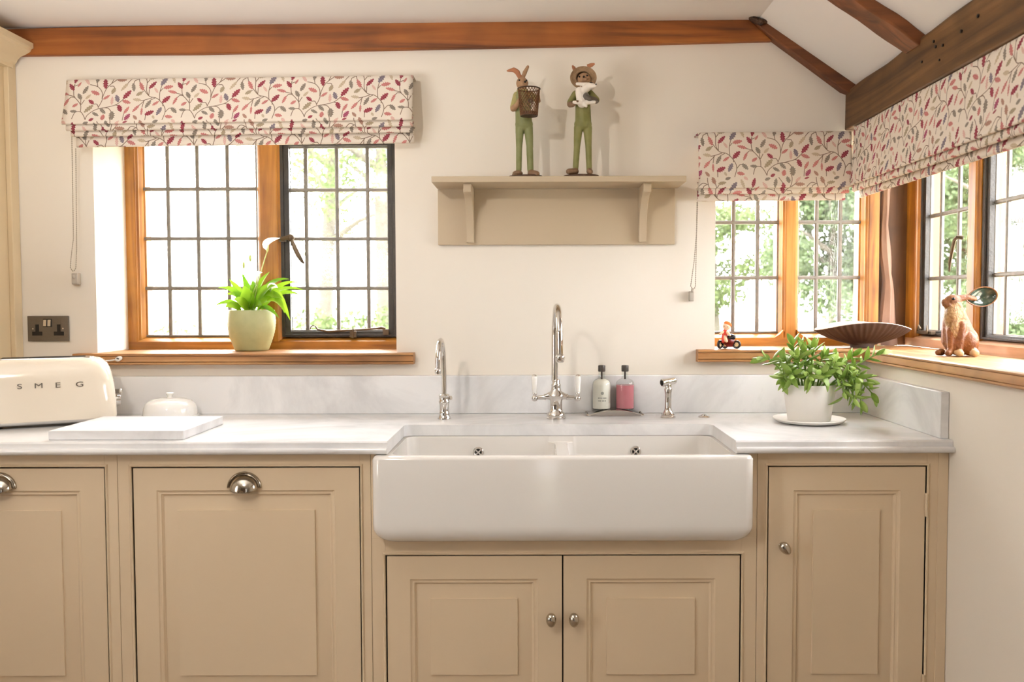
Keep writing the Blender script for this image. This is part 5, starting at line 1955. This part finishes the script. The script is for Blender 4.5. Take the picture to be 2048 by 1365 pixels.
hr = thing('hare_ornament', 'russet ceramic hare with one long dark green ear on the right windowsill', 'ornament', (1.0955, 2.262, ZS + 0.0002))
blob('body', [
    ('c', hp(748, 1160, 0.010), hp(705, 1010, 0.002), 0.0440, 0.0310, 'hare'),
    ('c', hp(705, 1010, 0.0), hp(694, 935, 0.0), 0.0305, 0.0225, 'hare_chest'),
    ('e', hp(674, 1005, -0.012), (0.0225, 0.020, 0.034), 'hare_chest'),
    ('e', hp(672, 1085, -0.018), (0.0190, 0.0180, 0.034), 'hare_chest'),
    ('e', hp(806, 1175, 0.004), (0.0255, 0.030, 0.0350), 'hare'),
    ('e', hp(768, 1190, -0.030), (0.0235, 0.017, 0.030), 'hare'),
    ('c', hp(716, 1060, -0.026), hp(692, 1225, -0.034), 0.0130, 0.0098, 'hare'),
    ('c', hp(650, 1085, -0.020), hp(644, 1225, -0.026), 0.0118, 0.0092, 'hare'),
    ('c', hp(688, 1248, -0.034), hp(684, 1252, -0.048), 0.0100, 0.0088, 'hare_paw'),
    ('c', hp(640, 1248, -0.024), hp(610, 1252, -0.036), 0.0094, 0.0084, 'hare_face'),
    ('c', hp(790, 1245, -0.032), hp(782, 1250, -0.052), 0.0118, 0.0100, 'hare_paw'),
    ('c', hp(605, 1250, -0.005), hp(572, 1252, -0.012), 0.0098, 0.0082, 'hare_face'),
    ('e', hp(682, 888, -0.001), (0.0215, 0.0175, 0.0180), 'hare_face'),
    ('c', hp(668, 892, -0.001), hp(622, 892, -0.003), 0.0150, 0.0085, 'hare_face'),
    ('e', hp(645, 912, -0.005), (0.0145, 0.0125, 0.0092), 'hare_face'),
    ('c', hp(708, 870, 0.0), hp(790, 858, 0.0), 0.0100, 0.0075, 'hare'),
    ('c', hp(790, 858, 0.0), hp(850, 870, 0.004), 0.0075, 0.0060, 'hare'),
], ['hare', 'hare_chest', 'hare_paw', 'hare_face'], 0.0024, 2, hr)
ec = Vector(hp(893, 855, 0.0))
rot = Matrix.Rotation(math.radians(-9), 3, 'Y')
mb = MB()
rings = []
for s_, d_ in ((0.02, 0.012), (0.4, 0.0115), (0.75, 0.008), (0.95, 0.002), (1.0, -0.003), (0.97, -0.0055), (0.90, -0.004)):
    ring = []
    for i in range(32):
        a = 2 * PI * i / 32
        x = 0.0400 * math.cos(a) * s_
        z = 0.0262 * math.sin(a) * s_
        if math.cos(a) < 0:
            z *= 1 - 0.38 * (math.cos(a) ** 2)
            x *= 1.12
        p = rot @ Vector((x, d_, z))
        ring.append(tuple(p + ec))
    rings.append(ring)
mb.loft(rings, False)
ear = obj('ear', mb, M['hare_face'], hr, 60, local=True)
rings = []
for s_, d_ in ((0.93, -0.0045), (0.88, -0.001), (0.65, 0.005), (0.35, 0.0085), (0.02, 0.0095)):
    ring = []
    for i in range(32):
        a = 2 * PI * i / 32
        x = 0.0400 * math.cos(a) * s_
        z = 0.0262 * math.sin(a) * s_
        if math.cos(a) < 0:
            z *= 1 - 0.38 * (math.cos(a) ** 2)
            x *= 1.12
        p = rot @ Vector((x, d_, z))
        ring.append(tuple(p + ec))
    rings.append(ring)
obj('ear_hollow', MB().loft(rings, False), M['hare_ear'], ear, 60, local=True)['label'] = 'glossy dark green hollow of the ear'
eyes(hr, [hp(668, 870, -0.0168)], 0.0040)
mb = MB()
for x, yb in ((684, -0.0545), (782, -0.0595)):
    for k in (-1, 0, 1):
        q = hp(x, 1250, yb)
        mb.tube([(q[0] + k * 0.0045, q[1] + 0.0015 * abs(k), q[2] - 0.0045), (q[0] + k * 0.0045, q[1] + 0.003 + 0.0015 * abs(k), q[2] + 0.004)], 0.0007, 5)
obj('toe_lines', mb, M['eye'], hr, 60, local=True)

ty = thing('tin_toy', 'small tin toy rider with orange hair on a three wheeler on the windowsill', 'toy', (0.582, 2.625, ZS + 0.0002))
TS = 0.000088


def tp(zx, zy, y=0.0):
    return ((zx - 600) * TS, y, (1190 - zy) * TS)


blob('rider', [
    ('c', tp(510, 780), tp(515, 620), 0.0088, 0.0085, 'tin_red'),
    ('c', tp(575, 620, -0.006), tp(650, 720, -0.016), 0.0042, 0.0034, 'skin'),
    ('c', tp(440, 610, -0.004), tp(330, 690, -0.006), 0.0040, 0.0034, 'skin'),
    ('c', tp(500, 790, -0.006), tp(520, 920, -0.020), 0.0058, 0.0046, 'skin'),
    ('c', tp(450, 790, -0.004), tp(420, 950, -0.014), 0.0056, 0.0044, 'tin_red'),
    ('c', tp(540, 560), tp(560, 500), 0.0040, 0.0044, 'skin'),
    ('e', tp(575, 420), (0.0125, 0.0115, 0.0125), 'skin'),
], ['tin_red', 'skin'], 0.0012, 3, ty)
mb = MB()
mb.ell(tp(610, 345, 0.001), (0.0128, 0.0118, 0.0092), 14, 10, Matrix.Rotation(0.45, 3, 'Y'))
mb.ell(tp(690, 380, 0.0), (0.0052, 0.0075, 0.0075), 10, 8)
obj('hair', mb, M['orange'], ty, 60, local=True)
eyes(ty, [tp(470, 415, -0.0095), tp(582, 440, -0.0122)], 0.0013)
mb = MB()
mb.tube([tp(430, 960), tp(560, 900), tp(700, 930), tp(800, 980)], [0.006, 0.0125, 0.0135, 0.009], 14)
mb.tube([tp(560, 1080), tp(700, 1060), tp(820, 1080)], [0.004, 0.006, 0.004], 10)
obj('chassis', mb, M['tin_maroon'], ty, 60, local=True)
mb = MB()
mb.tube([tp(600, 800, -0.006), tp(720, 780, -0.006), tp(850, 800, -0.006)], [0.006, 0.0095, 0.006], 14)
obj('fuel_tank', mb, M['tin_dark'], ty, 60, local=True)
for x, y_, r, ang in ((340, -0.004, 0.0135, 0.9), (900, -0.008, 0.0130, -0.55), (560, 0.016, 0.0115, 0.3)):
    q = Matrix.Translation((tp(x, 0)[0], y_, r)) @ Matrix.Rotation(ang, 4, 'Z') @ Matrix.Rotation(PI / 2, 4, 'X')
    mb = MB().lathe([(r * 0.62, -0.0022), (r * 0.9, -0.0035), (r, -0.002), (r, 0.002), (r * 0.9, 0.0035), (r * 0.62, 0.0022)], 24, mat=q)
    wh = obj('wheel', mb, M['tin_dark'], ty, 50, local=True)
    obj('wheel_disc', MB().lathe([(0, -0.0028), (r * 0.66, -0.0020), (r * 0.66, 0.0020), (0, 0.0028)], 20, mat=q), M['tin_pale'], wh, 50, local=True)
mb = MB()
mb.tube([tp(340, 1035, -0.004), tp(430, 980, -0.002)], 0.0022, 8)
mb.tube([tp(900, 1040, -0.008), tp(800, 1000, -0.004)], 0.0022, 8)
mb.tube([tp(560, 1060, 0.016), tp(600, 1000, 0.002)], 0.0022, 8)
obj('axle', mb, M['tin_dark'], ty, 60, local=True)


# ------------------------------------------------------------------ garden beyond the glass
rnd = random.Random(21)
g = MB()
NX = 24
vs, fs = [], []
for i in range(NX + 1):
    for j in range(NX + 1):
        x, y = -30 + 60 * i / NX, 2.9 + 50 * j / NX
        vs.append((x, y, -0.25 + 0.06 * noise.noise(Vector((x * 0.3, y * 0.3, 0))) + 0.012 * max(0, y - 12)))
for i in range(NX):
    for j in range(NX):
        a = i * (NX + 1) + j
        fs.append((a, a + NX + 1, a + NX + 2, a + 1))
g.add(vs, fs)
o = obj('lawn', g, M['grass'], None, 60)
o['kind'] = 'structure'
vs, fs = [], []
g = MB().box(1.26, 30, -6, 2.9, -0.35, -0.25)
o = obj('side_lawn', g, M['grass'], None, None)
o['kind'] = 'structure'
for nm, g in (('left_lawn', MB().box(-30, -2.31, -12, 2.9, -0.35, -0.25)), ('rear_lawn', MB().box(-2.31, 1.26, -14, -2.31, -0.35, -0.25))):
    o = obj(nm, g, M['grass'], None, None)
    o['kind'] = 'structure'


def foliage(name, clumps, n, size, mat, parent):
    """crown of small bent leaves scattered through ellipsoid clumps"""
    vs, fs = [], []
    for c, r in clumps:
        for _ in range(n * 8):
            while True:
                p = Vector((rnd.uniform(-1, 1), rnd.uniform(-1, 1), rnd.uniform(-1, 1)))
                if 0.25 < p.length < 1:
                    break
            q = Vector((c[0] + p.x * r[0], c[1] + p.y * r[1], c[2] + p.z * r[2]))
            d = Vector((rnd.uniform(-1, 1), rnd.uniform(-1, 1), rnd.uniform(-1, 0.6))).normalized()
            s = d.cross(Vector((rnd.uniform(-1, 1), rnd.uniform(-1, 1), rnd.uniform(-1, 1)))).normalized()
            L = size * rnd.uniform(0.8, 1.5)
            b = len(vs)
            vs += [q, q + d * L * 0.5 + s * L * 0.28, q + d * L, q + d * L * 0.5 - s * L * 0.28]
            fs.append((b, b + 1, b + 2, b + 3))
    mb = MB()
    mb.add(vs, fs)
    me = bpy.data.meshes.new(name)
    me.from_pydata(mb.v, [], mb.f)
    me.materials.append(mat)
    o = link(name, me, parent, True)
    if parent is not None:
        o['kind'] = 'stuff'
    return o


def tree(label, x, y, h, clumps, n, size, group='garden trees seen through the windows', mat='tree_leaf', bend=0.0):
    t = thing('garden_tree', label, 'tree', (x, y, -0.25), 0, group)
    mb = MB()
    pts = [(0, 0, 0), (0.05 + bend * 0.2, 0, h * 0.25), (bend * 0.6, 0.05, h * 0.5), (bend, 0, h * 0.78)]
    mb.tube(pts, [0.16, 0.12, 0.10, 0.05], 8)
    for k in range(6):
        a = k * 1.1
        z = h * (0.42 + 0.07 * k)
        mb.tube([(bend * z / h, 0, z), (bend * z / h + 0.5 * math.cos(a), 0.4 * math.sin(a), z + 0.35), (bend * z / h + 1.1 * math.cos(a), 0.8 * math.sin(a), z + 0.6)], [0.06, 0.035, 0.012], 6)
    obj('trunk', mb, M['bark'], t, 60, local=True)
    foliage('crown', clumps, n, size * 0.42, M[mat], t)
    return t


def clumps_for(h, w_, n, zlo=0.4):
    out = []
    for _ in range(n):
        a = rnd.uniform(0, 2 * PI)
        r = rnd.uniform(0.1, 0.85)
        out.append(((w_ * r * math.cos(a), w_ * 0.7 * r * math.sin(a), h * rnd.uniform(zlo, 1.0)), (w_ * 0.32, w_ * 0.3, h * 0.10)))
    return out


tree('light leafed tree with open branches behind the right half of the left window', -3.2, 13.0, 5.6, clumps_for(5.6, 2.0, 18, 0.42), 45, 0.15, bend=0.3)
tree('slender tree showing at the top right corner of the left window', -1.9, 11.0, 5.0, clumps_for(5.0, 1.4, 12, 0.5), 50, 0.14)
tree('dense round tree behind the right hand light of the back right window', 5.3, 15.5, 3.7, clumps_for(3.7, 1.5, 22, 0.42), 150, 0.17, mat='hedge_leaf')
tree('far tree behind the left light of the back right window', 3.9, 19.0, 3.6, clumps_for(3.6, 1.6, 14, 0.4), 110, 0.18)
tree('tall full tree beyond the first light of the side window', 8.6, 17.5, 5.2, clumps_for(5.2, 2.0, 24, 0.32), 130, 0.18, mat='hedge_leaf')
tree('broad tree beyond the nearer light of the side window', 8.4, 13.5, 4.6, clumps_for(4.6, 2.2, 24, 0.34), 120, 0.17)


tree('near leafy tree just outside the side window, left of its mullion', 5.6, 9.8, 3.6, clumps_for(3.6, 1.3, 20, 0.25), 150, 0.13, mat='hedge_leaf')
tree('near spreading tree outside the right part of the side window', 5.0, 6.0, 3.4, clumps_for(3.4, 1.6, 26, 0.2), 150, 0.12)  # placed close to cut the light coming in at the side window
tree('low tree added out of view beside the side window to block light', 5.2, 3.2, 3.2, clumps_for(3.2, 1.6, 26, 0.2), 150, 0.12)  # added out of view, cuts the light through the side window


def bush(name, label, cat, x, y, cl, n, size, mat, flowers=0):
    t = thing(name, label, cat, (x, y, -0.25))
    foliage('foliage', cl, n, size * 0.5, M[mat], t)
    obj('stems', MB().tube([(0, 0, 0), (0.05, 0, 0.5), (0, 0.03, 0.9)], [0.05, 0.03, 0.01], 6), M['bark'], t, 60, local=True)
    for k in range(flowers):
        c, r = cl[k % len(cl)]
        q = (c[0] + rnd.uniform(-0.8, 0.8) * r[0], c[1] - r[1] * 0.7, c[2] + rnd.uniform(-0.5, 0.9) * r[2])
        mb = MB()
        for j in range(6):
            a = 2 * PI * j / 6
            mb.ell((q[0] + 0.028 * math.cos(a), q[1], q[2] + 0.028 * math.sin(a)), (0.024, 0.012, 0.024), 8, 6)
        obj('flower', mb, M['petal'], t, 60, local=True)
    return t


bush('flower_bush', 'bush with pink flowers close outside the back right window', 'bush', 1.95, 5.2, [((0.0, 0, 1.35), (0.22, 0.2, 0.2)), ((-0.12, 0, 1.15), (0.25, 0.2, 0.22)), ((0.08, 0.05, 0.95), (0.3, 0.25, 0.25))], 110, 0.06, 'hedge_leaf', 7)
cl = [((-1.6 + 0.4 * i, rnd.uniform(-0.2, 0.2), 0.86 + rnd.uniform(-0.1, 0.1)), (0.42, 0.4, 0.42)) for i in range(6)]
bush('garden_hedge', 'pale low hedge at the foot of the left window view', 'hedge', -3.95, 8.8, cl, 120, 0.12, 'tree_leaf')
cl = [((-0.6 + 0.4 * i, rnd.uniform(-0.2, 0.2), 0.98), (0.36, 0.4, 0.5)) for i in range(4)]
bush('garden_shrub', 'round green shrub low in the right light of the left window', 'bush', -1.95, 10.2, cl, 170, 0.11, 'tree_leaf')
print('succulent leaves', leaf_n)
